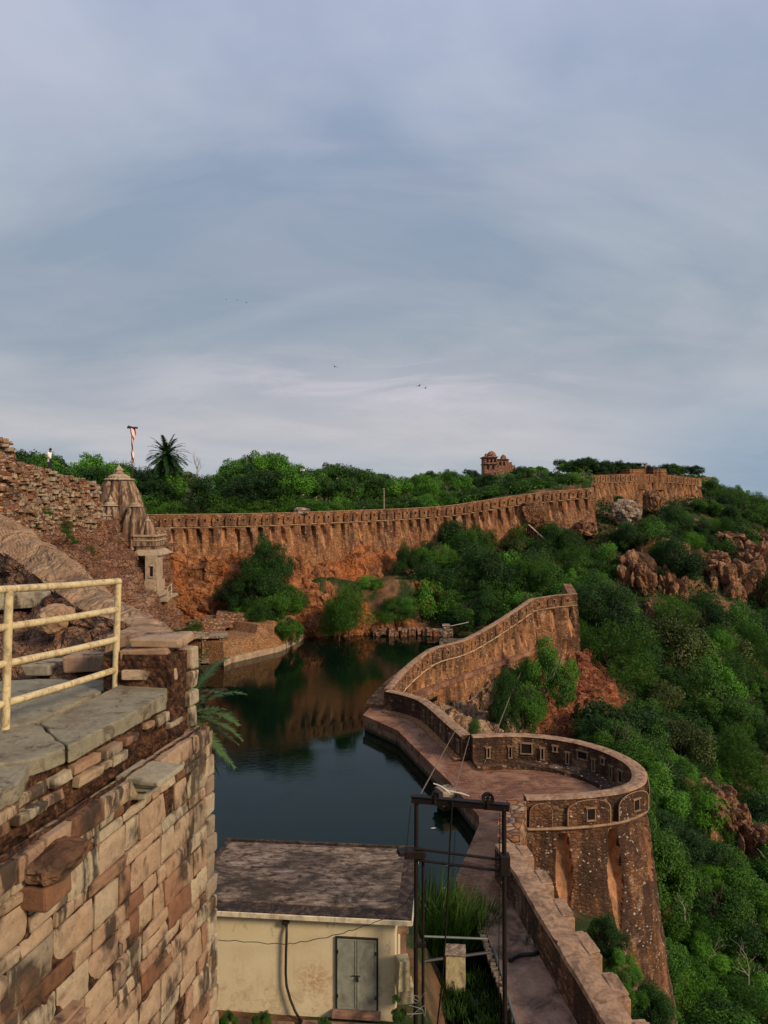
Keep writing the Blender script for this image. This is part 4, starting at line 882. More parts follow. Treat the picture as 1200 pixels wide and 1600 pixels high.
# projecting stones
def proj(px, py, wpx, hpx, out_, tone, steps, lbl=None, mat=FST, rot=0.0):
    k = (px-600)/F; Y = (-3.31)/(k-0.2146); z = CZ-(py-HY)/F*Y; w_ = wpx; mbx = MB(); r_ = random.Random(px)
    for (dz, h, oo, ww) in steps:
        mbx.cur = tone; c = fw(Y, z+dz, lowo(z)+oo/2-0.06); mbx.box(c, (oo+0.12, ww, h), rz=-math.atan2(0.2146,1)+rot, jit=0.012, rnd=r_)
    o = obj('corbel', mbx, mat, t_f, bevel=0.02); return o
proj(225, 1213, 0, 0, 0.2, 0.80, [(0.05,0.045,0.26,0.42),(0.01,0.035,0.21,0.38),(-0.03,0.045,0.17,0.34),(-0.09,0.07,0.11,0.28)])
proj(60, 1365, 0, 0, 0.2, 0.14, [(-0.07,0.16,0.17,0.26)])
rock('corbel', fw(4.97, 13.63, lowo(13.6)+0.09), (0.16,0.24,0.085), 5.5, MAT['crag'], sub=4, amp=0.22, block=0.15, rot=-0.2)
o = [x for x in bpy.data.objects if x.name.startswith('corbel') and x.parent is None][0]; o.parent = t_f; o.location = Vector(o.location)-Vector(t_f.location)
for k_ in ('label','category'):
    if k_ in o: del o[k_]
o['label'] = 'rough reddish corbel stone'; o.data.materials.clear(); o.data.materials.append(MAT['crag'])
mb = MB(); mb.cur = 0.3
for k in range(5):
    c = fw(5.02, 12.50-k*0.035, lowo(12.5)+0.02+0.03*math.sin(k*1.6)); mb.box(c, (0.14+0.035*(k % 2), 0.42, 0.03), rz=-math.atan2(0.2146,1), jit=0.006, rnd=rr)
obj('moulding', mb, FST, t_f, bevel=0.008)

# pipe railing
CREAM = plain('cream_paint', (0.58,0.47,0.25), 0.45, 0.18, 12, dirt=(0.17,0.09,0.045), dirt_amt=0.6, dscale=16, bump=0.15, dist=0.003, spec=0.4)
t = thing('pipe_railing', 'cream painted pipe railing with four rails standing on the stone ledge', 'railing', (-2.9, 6.2, 14.2))
A0, B0 = Vector((-2.607, 7.2, 14.15)), Vector((-2.985, 5.85, 14.15)); up = Vector((0.0,0,1)); ext = (B0-A0)*0.9
def railpt(b, z): return Vector((b.x, b.y, z))
mb = MB(); mb.tube([A0, Vector((A0.x+0.03, A0.y, 15.2))], 0.031, 16); obj('post', mb, CREAM, t, smooth=True, sharp=50)
mb = MB(); mb.tube([B0, Vector((B0.x+0.03, B0.y, 15.28))], 0.033, 16); obj('post', mb, CREAM, t, smooth=True, sharp=50)
for za, zb, da in ((15.205, 15.292, 0.03), (14.93, 14.995, 0.02), (14.64, 14.705, 0.01), (14.345, 14.39, 0.0)):
    mb = MB(); a, b = Vector((A0.x+da, A0.y, za)), Vector((B0.x+da, B0.y, zb)); c = b+(b-a)*0.9
    mb.tube([a, a.lerp(b, 0.5)+Vector((0,0,-0.006)), b, c], 0.030, 16); obj('rail', mb, CREAM, t, smooth=True, sharp=50)
mb = MB(); mb.lathe([(0.033,-0.02),(0.034,0.01),(0.022,0.03),(0.0,0.034)], (A0.x+0.03, A0.y, 15.2), 14); obj('cap', mb, CREAM, t, smooth=True)

# sloping plastered parapet and the rock behind the railing
PLA = rockmat('rough_plaster', [(0.24,0.13,0.07),(0.36,0.22,0.12),(0.42,0.27,0.15),(0.45,0.30,0.18)], cracks=0.06, scale=0.8, dark_amt=0.30, bump=0.7, dist=0.08, strata=1, cellamt=0.12)
nr = [[(-120,760,17),(0,806,15.5),(100,868,13.2),(200,944,10.6),(255,972,9.3),(286,1002,8.3)],
 [(-120,765,16),(0,813,14.6),(100,875,12.5),(200,950,10),(258,978,8.9),(290,1008,8)],
 [(-120,815,14.4),(0,862,13.3),(60,905,11.9),(130,955,10.2),(215,985,8.6),(296,1022,7.6)]]
mb = loft('s', nr, 110, 26, None, 0.10, 0.9, 7, (0.5,-1,1), 0.03, 1.2, 1.0)
t = thing('sloping_parapet', 'rough plastered sloping parapet running down to the corner pier of the foreground wall', 'parapet wall', P(150, 900, 11))
obj('top_face', mb, PLA, t, recalc=False)
nr2 = [[(-120,812,14.45),(0,860,13.35),(60,903,11.95),(130,953,10.25),(215,983,8.65),(296,1020,7.65)],
 [(-120,900,13.6),(0,920,12.6),(60,945,11.3),(130,985,9.9),(215,1000,8.45),(297,1040,7.6)],
 [(-120,960,12),(0,970,11),(80,1000,10),(140,1005,9),(205,1018,8.1),(297,1060,7.6)],
 [(-120,1060,10),(0,1060,9),(80,1060,8.6),(140,1060,8.2),(190,1062,7.7),(297,1080,7.65)],
 [(-120,1200,7.4),(0,1150,7.3),(60,1125,7.4),(120,1110,7.6),(180,1085,7.6),(297,1150,7.65)]]
mb = loft('s', nr2, 150, 80, None, 0.22, 1.0, 17, (0.6,-1,0.2), 0.12, 1.7, 1.6)
FGR = rockmat('foreground_rock', [(0.07,0.035,0.022),(0.24,0.12,0.065),(0.36,0.20,0.11),(0.40,0.26,0.15)], cracks=0.22, scale=1.5, dark_amt=0.75, bump=0.9, dist=0.09, strata=2.5)
tag(obj('rock_face', mb, FGR, recalc=False), kind='structure')
for i, (px, py, Y, wp, hp, tn, lb) in enumerate(((88,968,9.9,52,46,.45,'round edged tan boulder lodged in the rock behind the railing'),(78,1041,8.6,44,14,.8,'flat grey stone slab behind the third rail of the railing'),(30,935,11.3,90,24,.8,'long pale slab of stone behind the top rail of the railing'),(210,1002,8.0,60,34,.3,'brown angular stone block above the end of the ledge'),(45,1098,7.6,120,26,.2,'long reddish brown stone lying behind the ledge at the near post'),(140,1085,7.6,70,30,.15,'brown stone wedged behind the ledge near the far post'),(150,1030,8.5,80,22,.35,'long tan stone block between the two railing posts'))):
    p_ = P(px, py, Y); r_ = random.Random(i); mb = MB(); mb.cur = tn
    if i == 0: rock('boulder', P(px, py, Y), (wp/F*Y/2, 0.3, hp/F*Y/2), 31, PLA, sub=4, amp=0.12, block=0.1, label=lb); continue
    mb.box(p_, (wp/F*Y, 0.55, hp/F*Y), rz=r_.uniform(-.2,.2), jit=0.03, rnd=r_); tag(obj('stone_slab' if i in (1,2) else 'stone_block', mb, FST, bevel=0.02, base=p_), lb, 'stone')

# ------------------------------------------------------------------ ruined wall upper left, with the person
t = thing('ruined_wall', 'ruined rubble wall with a broken stepped top behind the sloping parapet', 'ruined wall', P(80, 780, 58))
rp = R((-80,46,640),(-10,47,676),(3,47.5,682),(10,48,690),(17,49,705),(27,50,722),(60,55,731),(77,57.2,736),(93,59,742),(133,64,750),(155,67,760))
UPR = Path(rp, 0.12, -1)
def crumble(i): s = UPR.t[i]; return UPR.p[i][2]+0.16*round(2.2*mn.noise(Vector((s*0.9, 4, 1))))+0.12*mn.noise(Vector((s*3.1, 8, 1)))*1.2
wall_skin('wall_body', UPR, crumble, lambda i: UPR.p[i][2]-6.5, 1.3, MAT['ruin'], t, batter=0.13, dz=0.16, rough=0.30, seed=81, rscale=1.6)
mb = MB(); rr = random.Random(77)
for k in range(260):
    s = rr.uniform(2, UPR.len-0.3); p_, n = UPR.at(s); dn = rr.uniform(-0.05, 4.5)**1.0; z = p_[2]-dn; mb.cur = rr.uniform(.05,.97); o_ = 0.13*dn+0.05
    mb.box((p_[0]+n[0]*o_, p_[1]+n[1]*o_, z), (rr.uniform(.3,.8), rr.uniform(.35,.6), rr.uniform(.12,.28)), rz=math.atan2(n[1],n[0])+math.pi/2+rr.uniform(-.15,.15), jit=0.04, rnd=rr)
obj('loose_stones', mb, FST, t, bevel=0.02)

def skin_body(name, joints, edges, radii, mat, parent=None, sub=2, root=0):
    me = bpy.data.meshes.new(name); me.from_pydata([tuple(j) for j in joints], edges, []); me.materials.append(mat)
    o = bpy.data.objects.new(name, me); C.objects.link(o); o.parent = parent
    sk = o.modifiers.new('skin', 'SKIN'); ly = me.skin_vertices[0] if me.skin_vertices else None
    if ly is None:
        bpy.context.view_layer.objects.active = o
    for i, r in enumerate(radii):
        d = me.skin_vertices[0].data[i]; d.radius = r if isinstance(r, tuple) else (r, r); d.use_root = (i == root)
    sk.use_smooth_shade = True
    s2 = o.modifiers.new('sub', 'SUBSURF'); s2.levels = sub; s2.render_levels = sub; return o
SKIN = plain('skin', (0.20,0.10,0.06), 0.6, 0.1); HAIR = plain('hair', (0.01,0.008,0.007), 0.7, 0.2)
pt = P(77, 736, 57.2)
# figure faces right (+x), head bowed, hands on hips
J = [(0,0,0.95),(0.0,0,1.15),(0.02,0,1.38),(0.05,0,1.50),(0.10,0,1.58),(0.13,0,1.66),
     (-0.0,0.10,0.88),(0.03,0.12,0.48),(0.0,0.13,0.08),(0.13,0.14,0.03),
     (-0.0,-0.10,0.88),(0.05,-0.12,0.48),(-0.03,-0.13,0.08),(0.10,-0.14,0.03),
     (0.0,0.19,1.40),(-0.13,0.27,1.14),(0.04,0.19,1.0),(0.0,-0.19,1.40),(-0.15,-0.26,1.14),(0.03,-0.18,1.0),(0.09,0.17,0.98),(0.08,-0.16,0.98)]
E = [(0,1),(1,2),(2,3),(3,4),(4,5),(0,6),(6,7),(7,8),(8,9),(0,10),(10,11),(11,12),(12,13),(2,14),(14,15),(15,16),(16,20),(2,17),(17,18),(18,19),(19,21)]
Rr = [(.12,.14),(.12,.14),(.12,.16),.05,.085,.085,.085,.06,.042,.035,.085,.06,.042,.035,.055,.042,.032,.055,.042,.032,.035,.035]
person = skin_body('person', J, E, Rr, SKIN); person.location = pt+Vector((0,0,-0.02)); person.rotation_euler = (0,0,-0.25); person.scale = (1.02,)*3
tag(person, 'person in a white shirt and dark trousers standing on the ruined wall with head bowed', 'person')
WH = plain('white_shirt', (0.78,0.77,0.76), 0.85, 0.08); DK = plain('dark_cloth', (0.02,0.022,0.03), 0.85, 0.2); GYC = plain('pale_cloth', (0.5,0.52,0.58), 0.85, 0.2)
sj = [(0,0,0.90),(0.0,0,1.15),(0.02,0,1.38),(0.03,0,1.45),(0.0,0.19,1.41),(-0.09,0.24,1.22),(0.0,-0.19,1.41),(-0.10,-0.23,1.22)]
skin_body('shirt', sj, [(0,1),(1,2),(2,3),(2,4),(4,5),(2,6),(6,7)], [(.145,.165),(.14,.16),(.14,.18),.075,.075,.065,.075,.065], WH, person)
tj = [(0,0,0.96),(0,0.10,0.86),(0.03,0.12,0.48),(0.0,0.13,0.10),(0,-0.10,0.86),(0.05,-0.12,0.48),(-0.03,-0.13,0.10)]
skin_body('trousers', tj, [(0,1),(1,2),(2,3),(0,4),(4,5),(5,6)], [(.13,.15),.10,.078,.062,.10,.078,.062], DK, person)
mb = MB(); mb.box((0.06,-0.19,0.82), (0.14,0.05,0.26), rz=0.1, taper=0.8); obj('cloth', mb, GYC, person, local=True, bevel=0.02)
mb = MB(); mb.lathe([(0.0,0.13),(0.06,0.11),(0.095,0.05),(0.10,-0.02),(0.085,-0.06)][::-1], (0.10,0,1.64), 14); obj('hair', mb, HAIR, person, local=True, smooth=True)

# ------------------------------------------------------------------ temple on the left bank
def templemat():
    m = M('weathered_temple_stone'); st = m.noise(m.mapv(m.pos, (2.4,2.4,0.22)), 1.6, 6, 0.65, 0.2)
    c = m.ramp(m.noise(m.pos, 2.2, 7, 0.7), [(0.3, (0.20,0.12,0.075)), (0.55, (0.32,0.22,0.14)), (0.75, (0.42,0.32,0.22))])
    c = m.mix(m.math('MULTIPLY', m.ramp(st, [(0.43, 0.0), (0.53, 1.0)]), 0.85), c, (0.055,0.030,0.020)); c = m.mix(m.math('MULTIPLY', m.ramp(m.noise(m.pos, 0.7, 4), [(0.5, 0.0), (0.7, 1.0)]), 0.3), c, (0.36,0.18,0.09))
    m.bump(m.noise(m.pos, 7, 7, 0.7), 0.6, 0.06); return m.fin(c, 0.92)
TM = templemat(); TC = plain('temple_cap_stone', (0.40,0.295,0.195), 0.9, 0.5, 3, dirt=(0.14,0.10,0.07), dirt_amt=0.5, dscale=2)
t = thing('temple', 'weathered stone temple with fluted curved spires rising from the left rock bank', 'temple', P(188, 840, 72))
def spire(px, Y, ytip, ydisc, ybase, rdisc, rtop, rbase, nf, name='spire', rz=0.4, n=64):
    s_ = Y/F; c = P(px, ybase, Y); zt = CZ-(ydisc+2-HY)*s_; zb = c.z; h = zt-zb; mb = MB(); prof = []
    for k in range(15):
        q = k/14; prof.append((lerp(rbase, rtop, q**1.9)*1.0, q*h))
    mb.lathe([(rbase*1.06,-1.0),(rbase*1.06,0.0)]+prof, (c.x,c.y,zb), n, 0.13, nf, 0.35)
    o = obj(name, mb, TM, t)
    mb = MB(); r = rdisc; ht = CZ-(ytip-HY)*s_-zt
    hd = min(ht*0.30, r*0.55)
    mb.lathe([(rtop*0.8,-0.08),(rtop*0.86,0.05),(r*0.95,0.08),(r,hd*0.3),(r*0.93,hd*0.5),(r*0.72,hd*0.62),(r*0.74,hd*0.9),(r*0.5,hd*1.25),(r*0.34,hd*1.45)], (c.x,c.y,zt), 40, 0.03, 20)
    am = obj('crown_disc', mb, TC, o)
    mb = MB(); z0 = hd*1.4; hh = ht-z0; w_ = r*0.36
    mb.lathe([(w_*0.7,z0),(w_,z0+hh*.12),(w_*.55,z0+hh*.22),(w_*.8,z0+hh*.32),(w_*.9,z0+hh*.45),(w_*.45,z0+hh*.6),(w_*.4,z0+hh*.68),(w_*.2,z0+hh*.8),(0.02,z0+hh)], (c.x,c.y,zt), 16); obj('finial', mb, TC, o, smooth=True)
spire(186, 72.5, 725, 750, 832, 1.38, 1.2, 2.35, 12)
spire(172.5, 70.3, 773, 790, 836, 0.72, 0.58, 0.95, 8)
spire(212, 70.3, 775, 791, 842, 0.66, 0.55, 1.05, 8)
spire(231, 69.8, 805, 813, 838, 0.34, 0.36, 0.60, 8)
spire(194, 70.0, 812, 819, 838, 0.25, 0.24, 0.45, 8)
def tb(name, px0, px1, y0, y1, Y, dep, mat=TM, rz=0.35, par=None, tp=1.0):
    a, b = P(px0, y1, Y), P(px1, y0, Y); mb = MB(); mb.box(((a.x+b.x)/2, Y+dep/2, (a.z+b.z)/2), (b.x-a.x, dep, b.z-a.z), taper=tp); return obj(name, mb, mat, par or t, bevel=0.03)
mb = MB(); c = P(163.5, 826, 70); mb.box((c.x, 70, c.z+0.6), (1.25,1.25,1.2), rz=0.2); mb.box((c.x,70,c.z+1.25), (1.45,1.45,0.12), rz=0.2); mb.lathe([(0.5,0),(0.42,0.15),(0.16,0.26),(0.2,0.36),(0.04,0.6)], (c.x,70,c.z+1.3), 16); obj('small_shrine', mb, TC, t, bevel=0.02)
tb('drum', 150, 246, 828, 850, 69.8, 4.5, MAT['ruin'])
tb('drum', 208, 243, 838, 854, 69.0, 3.0); tb('drum_band', 209.5, 244.5, 843.5, 846, 68.95, 3.2, TC); tb('drum_band', 207, 245, 836, 839, 68.9, 3.2, TC)
tb('neck', 212, 242, 854, 861, 69.1, 2.6)
mb = MB(); a, b = P(206, 868, 68.6), P(252, 860, 68.6); cx = (a.x+b.x)/2; w_ = b.x-a.x
mb.add([(cx-w_/2,68.2,a.z),(cx+w_/2,68.2,a.z),(cx+w_/2,72.2,a.z),(cx-w_/2,72.2,a.z),(cx-w_/2,68.2,a.z+.1),(cx+w_/2,68.2,a.z+.1),(cx+w_/2,72.2,a.z+.1),(cx-w_/2,72.2,a.z+.1),(cx-w_*.34,68.9,b.z+.05),(cx+w_*.34,68.9,b.z+.05),(cx+w_*.34,71.4,b.z+.05),(cx-w_*.34,71.4,b.z+.05)],
 [(0,3,2,1),(0,1,5,4),(1,2,6,5),(2,3,7,6),(3,0,4,7),(4,5,9,8),(5,6,10,9),(6,7,11,10),(7,4,8,11),(8,9,10,11)]); obj('eave', mb, TC, t)
tb('shaft', 226.5, 244, 868, 912, 67.80, 2.0, TC); tb('shaft_base', 225, 246, 908, 930, 67.70, 2.3, TC); tb('shaft_base', 222, 249, 926, 933, 67.60, 2.6, TC)
tb('niche', 234.5, 238.8, 885, 901, 67.76, 0.2, HOLE_SHADE); tb('niche_frame', 233, 240.3, 883.2, 885, 67.70, 0.3, LIME); tb('niche_frame', 233, 240.3, 901, 903, 67.70, 0.3, LIME)  # niche is a dark box painting its inner shade on the solid shaft
t2 = thing('balcony', 'narrow stone balcony with a thin cream railing at the foot of the temple shaft', 'balcony', P(243, 936, 68))
mb = MB(); fl = [P(218,933,69.3), P(222,937,67.4), P(262,936,67.2), P(268,931,69.8)]; mb.prism([(p_.x,p_.y) for p_ in fl]+[(fl[-1].x,72),(fl[0].x,72)], fl[1].z-0.18, fl[1].z+0.05); obj('floor', mb, TC, t2, bevel=0.02)
mb = MB(); mb.prism([(p_.x*0.9+(-21)*0.1,p_.y+0.6) for p_ in fl]+[(fl[-1].x-.4,72),(fl[0].x+.4,72)], fl[1].z-0.9, fl[1].z-0.19); obj('bracket', mb, MAT['retain'], t2, bevel=0.05)
zf = fl[1].z+0.05
for i, p_ in enumerate([fl[0], fl[1], fl[1].lerp(fl[2],.5), fl[2], fl[3]]):
    mb = MB(); mb.tube([(p_.x,p_.y,zf),(p_.x,p_.y,zf+1.15)], 0.045, 6); obj('post', mb, CREAM, t2)
for h in (0.55, 1.1):
    mb = MB(); mb.tube([(p_.x,p_.y,zf+h) for p_ in fl], 0.035, 6); obj('rail', mb, CREAM, t2)
# flag pole
t3 = thing('flag_pole', 'thin pole with a twisted red and white pennant above the temple spire', 'flag', P(205, 750, 74))
mb = MB(); a, b = P(206.5, 755, 74), P(206, 668, 74); mb.tube([a, b], 0.06, 6); obj('pole', mb, plain('dark_wood', (0.05,0.03,0.02), 0.8), t3)
mb = MB(); mb.tube([P(199,668,74), P(215,668.5,74)], 0.11, 6); mb.tube([P(200,666,74.1), P(207,668,74.1)], 0.10, 6); obj('crossbar', mb, plain('dark_wood2', (0.05,0.03,0.02), 0.8), t3)
REDF = plain('red_cloth', (0.42,0.05,0.03), 0.8, 0.2); WHF = plain('white_cloth', (0.7,0.62,0.58), 0.8, 0.2)
m_ = M('pennant'); wv = m_.n('ShaderNodeTexWave'); m_.set(wv.inputs['Vector'], m_.mapv(m_.pos, (1.4,0.6,0.8), rot=(0,0.5,0))); wv.inputs['Scale'].default_value = 0.7; wv.inputs['Distortion'].default_value = 3
PEN = m_.fin(m_.mix(m_.math('GREATER_THAN', wv.outputs[1], 0.62), (0.72,0.62,0.58), (0.40,0.06,0.04)), 0.85)
mb = MB(); rows = []
for k in range(41):
    q = k/40; y_ = lerp(669, 727, q); w_ = (7.5*(1-q)**1.5+1.6+1.6*abs(math.sin(q*11)))*74/F/2; an = q*7; c = P(208-1.5*q+1.2*math.sin(q*9), y_, 74)
    rows.append([(c.x+w_*math.cos(an*0.6)*u, c.y+w_*math.sin(an)*u*0.6+0.1*math.sin(u*4+an), c.z) for u in (-1,-.5,0,.5,1)])
mb.grid(rows); o = obj('pennant', mb, PEN, t3, smooth=True); so = o.modifiers.new('t', 'SOLIDIFY'); so.thickness = 0.02

# ------------------------------------------------------------------ far palace ruin on the ridge
t = thing('palace_ruin', 'distant ruined palace with domed kiosks on the wooded ridge', 'ruin', P(778, 735, 250))
PR = masonry('palace_stone', [(0.34,0.16,0.11),(0.30,0.14,0.10),(0.38,0.22,0.15)], size=1.1, stain=0.3, specks=0.0, patch=0.2, warm_amt=0.2)
def pb(name, px0, px1, y0, y1, Y=250, dep=8, mat=PR, par=None):
    a, b = P(px0, y1, Y), P(px1, y0, Y); mb = MB(); mb.box(((a.x+b.x)/2, Y+dep/2, (a.z+b.z)/2), (b.x-a.x, dep, b.z-a.z)); return obj(name, mb, mat, par or t, bevel=0.05)
pb('tower', 757, 777, 714, 745); pb('wing', 777, 795, 718, 745, 251, 7); pb('broken_wall', 795, 800, 722, 745, 252); pb('broken_wall', 800, 805, 726.5, 745, 252)
pb('cornice', 755.5, 778.5, 713, 714.5, 249.3, 9.5); pb('cornice', 755.8, 778, 724, 725, 249.4, 9); pb('cornice', 777, 796, 717, 718, 250.5, 8)
for (px, yb, r, yt) in ((768, 712, 7.0, 704), (786.5, 717.5, 5.0, 709.5), (759.5, 713, 2.6, 708)):
    s_ = 250/F; c = P(px, yb, 253); mb = MB(); h = (yb-yt)*s_; rr_ = r*s_
    mb.lathe([(rr_*1.12,-0.1),(rr_*1.12,0.15)]+[(rr_*math.cos(k/8*1.5), 0.15+h*0.8*math.sin(k/8*1.5)) for k in range(9)]+[(0.15,h*0.9),(0.05,h)], tuple(c), 20); obj('dome', mb, PR, t, smooth=True, sharp=40)
for px, y0, y1, w_ in ((762,717,722,2.6),(768,717,722,2.6),(774,717,722,2.4),(763,727,733,3),(771,727,733,3),(782,721,727,2.4),(788,721,727,2.4)):
    pb('window', px-w_/2, px+w_/2, y0, y1, 249.85 if px < 777 else 250.85, 0.3, HOLE_SHADE)  # dark boxes paint the shade inside the palace windows

# poles, lamp, birds
WD = plain('pole_wood', (0.25,0.2,0.15), 0.8, 0.4); WHP = plain('white_post_paint', (0.6,0.58,0.52), 0.7)
for (px, yt, yb, Y, r, m__, nm, lb) in ((473,734,775,112,0.22,WHP,'white_post','short white post standing among the trees behind the long rampart'),(527,747,800,104,0.10,WD,'utility_pole','thin wooden pole behind the long rampart, left one of two'),(600,763,800,103,0.10,WD,'utility_pole','thin wooden pole just behind the middle of the long rampart')):
    o_ = P(px, yb, Y); mb = MB(); mb.tube([o_, P(px, yt, Y)], r, 7, r*0.8); mb.box(P(px, yt+0.5, Y), (r*3, r*3, r*1.5)); tag(obj(nm, mb, m__, base=o_), lb, 'pole')
t = thing('utility_pole', 'wooden electric pole with crossarms standing in the bushes below the long rampart', 'pole', P(766, 930, 100))
mb = MB(); mb.tube([P(766,935,100), P(766,879,100)], 0.09, 6); obj('post', mb, WD, t); mb = MB(); mb.tube([P(761,883,100), P(771,882,100)], 0.06, 5); mb.tube([P(762,887,100), P(770,886,100)], 0.05, 5); obj('crossarm', mb, WD, t)
BLK = plain('black_metal', (0.015,0.013,0.012), 0.55, 0.3, spec=0.4)
t = thing('lamp_bracket', 'dark bent lamp bracket at the right end of the upper rampart', 'lamp', P(1101, 778, 148))
mb = MB(); mb.tube([P(1102,785,148), P(1102,764,148), P(1097,763,148)], 0.13, 6); obj('post', mb, BLK, t); mb = MB(); mb.box(P(1097,764,148), (0.7,0.4,0.25)); obj('lamp_head', mb, BLK, t)
for i, (px, py, s_, a, lb) in enumerate(((523,573,1.0,0.5,'lone dark bird flying above the middle of the ridge'),(655,603,0.8,-0.3,'dark bird at left of a flying pair over the ridge'),(664.5,606.5,0.8,-0.2,'dark bird at right of a flying pair over the ridge'),(353,468,0.4,0.2,'tiny far bird high in the sky, left of three'),(371,469,0.4,0.1,'tiny far bird high in the sky, middle of three'),(385,473,0.4,-0.1,'tiny far bird high in the sky, right of three'))):
    c = P(px, py, 90); mb = MB(); k = s_*0.36
    mb.lathe([(0.01,-0.9*k),(0.09*k*1.5,-0.4*k),(0.14*k*1.5,0.1*k),(0.08*k,0.5*k),(0.01,0.7*k)], (0,0,0), 8)
    vs = [Vector(v) for v in mb.v]; Rm = Matrix.Rotation(math.pi/2, 3, 'Y'); mb.v = [tuple(Rm @ v) for v in vs]
    for sg in (-1, 1): mb.add([(0.35*k,0,0.05*k),(-0.3*k,0,0.05*k),(-0.35*k,sg*0.8*k,0.35*k),(0.15*k,sg*0.8*k,0.40*k),(-0.3*k,sg*1.6*k,0.15*k),(0.32*k,0,0.12*k),(-0.3*k,0,0.1*k)], [(0,1,2,3),(3,2,4),(5,3,2,6)])
    Rz = Matrix.Rotation(a+1.2, 3, 'Z') @ Matrix.Rotation(a, 3, 'X'); mb.v = [tuple(Rz @ Vector(v)+c) for v in mb.v]
    tag(obj('bird', mb, BLK, base=c), lb, 'bird', group='birds in the sky')

# ------------------------------------------------------------------ shed
SZ = -math.atan2(0.5, 5.46); SO = Vector((0.72, 19.5, 0)); SM = Matrix.Rotation(SZ, 3, 'Z')
def sp(x, y, z): return SO+SM @ Vector((x, y, 0))+Vector((0,0,z))
t = thing('shed', 'cream plastered pump shed with a stained flat roof at the pool edge', 'shed', sp(-2.8, 1.8, 2.1))
def sb(name, x0, x1, y0, y1, z0, z1, mat, par=None, bev=0.01):
    mb = MB(); c = sp((x0+x1)/2, (y0+y1)/2, (z0+z1)/2); mb.box(c, (x1-x0, y1-y0, z1-z0), rz=SZ); return obj(name, mb, mat, par or t, bevel=bev)
def creamwall():
    m = M('cream_plaster'); c = m.ramp(m.noise(m.pos, 0.8, 6, 0.6), [(0.3, (0.57,0.47,0.27)), (0.7, (0.67,0.58,0.37))]); sepz = m.n('ShaderNodeSeparateXYZ'); m.set(sepz.inputs[0], m.pos)
    low = m.ramp(sepz.outputs[2], [(0.0, 1.0), (1.0, 0.0)]); zz_ = m.math('MULTIPLY_ADD', sepz.outputs[2], -0.55, 2.0, clamp=True)
    n1 = m.ramp(m.noise(m.pos, 2.6, 8, 0.75, 0.8), [(0.50, 0.0), (0.66, 1.0)]); c = m.mix(m.math('MULTIPLY', m.math('MULTIPLY', n1, zz_), 0.85), c, (0.26,0.15,0.07))
    n2 = m.ramp(m.noise(m.mapv(m.pos,(3,3,0.4)), 1.8, 6, 0.7), [(0.58, 0.0), (0.72, 1.0)]); c = m.mix(m.math('MULTIPLY', n2, 0.35), c, (0.30,0.24,0.14))
    d = m.n('ShaderNodeVectorMath', operation='DISTANCE'); m.set(d.inputs[0], m.pos); d.inputs[1].default_value = tuple(P(488, 1538, 19.8))
    rs = m.math('MULTIPLY', m.ramp(d.outputs['Value'], [(0.1, 1.0), (0.65, 0.0)]), m.ramp(m.noise(m.pos, 9, 7, 0.75), [(0.44, 0.0), (0.56, 1.0)])); c = m.mix(m.math('MULTIPLY', rs, 0.8), c, (0.34,0.13,0.05))
    pl_ = m.ramp(m.noise(m.mapv(m.pos,(1,1,0.7)), 1.7, 8, 0.72, 0.5), [(0.60, 0.0), (0.615, 1.0)]); c = m.mix(m.math('MULTIPLY', pl_, 0.6), c, (0.40,0.33,0.22))
    m.bump(m.math('ADD', m.noise(m.pos, 14, 6, 0.7), pl_), 0.3, 0.02); return m.fin(c, 0.9)
CW = creamwall()
sb('wall', -5.9, -0.45, 0.25, 3.55, 1.95, 4.84, CW)
def roofmat():
    m = M('mossy_roof'); c = m.ramp(m.noise(m.mapv(m.pos, (1,2.2,1)), 2.6, 8, 0.75, 0.5), [(0.38, (0.02,0.014,0.010)), (0.48, (0.17,0.115,0.08)), (0.64, (0.40,0.30,0.215))])
    c = m.mix(m.math('MULTIPLY', m.ramp(m.noise(m.mapv(m.pos,(0.8,1,1), loc=(2,5,0)), 0.7, 8, 0.74, 0.6), [(0.44, 0.0), (0.60, 1.0)]), 0.85), c, (0.030,0.022,0.016))
    m.bump(m.noise(m.mapv(m.pos, (1,2.5,1)), 7, 8, 0.75), 0.9, 0.04); return m.fin(c, 0.95)
RF = roofmat(); BMOSS = plain('black_moss', (0.030,0.022,0.018), 0.95, 0.7, 5, bump=0.8, dist=0.03, dirt=(0.16,0.10,0.07), dirt_amt=0.6, dscale=4)
r_ = sb('roof', -6.2, 0.0, 0.0, 3.95, 4.84, 4.96, BMOSS); 
mb = MB(); q = [sp(-6.1,0.42,0), sp(-0.42,0.42,0), sp(-0.42,3.85,0), sp(-6.1,3.85,0)]; out = []
for i in range(4):
    a, b = q[i], q[(i+1)%4]
    for k in range(20): p_ = a.lerp(b, k/20); out.append((p_.x+0.03*mn.noise(p_*4), p_.y+0.03*mn.noise(p_*4+Vector((5,0,0)))))
mb.prism(out, 4.95, 4.99); obj('roof_screed', mb, RF, r_, bevel=0.01)
mb = MB(); mb.box(sp(-3.1,3.92,5.0), (6.2,0.12,0.12), rz=SZ, jit=0.01, rnd=random.Random(2)); mb.box(sp(-6.12,1.95,5.0), (0.12,3.9,0.10), rz=SZ); obj('roof_kerb', mb, BMOSS, r_, bevel=0.02)
CR2 = plain('cream_trim', (0.66,0.57,0.38), 0.8, 0.25, 5, dirt=(0.12,0.09,0.06), dirt_amt=0.6, dscale=3)
sb('fascia', -6.25, 0.02, -0.045, -0.003, 4.80, 4.93, CR2); sb('fascia', 0.003, 0.04, -0.045, 3.95, 4.82, 4.95, CR2)
GD = plain('grey_green_metal', (0.25,0.26,0.20), 0.6, 0.35, 5, dirt=(0.10,0.085,0.06), dirt_amt=0.6, dscale=2.2, bump=0.2)
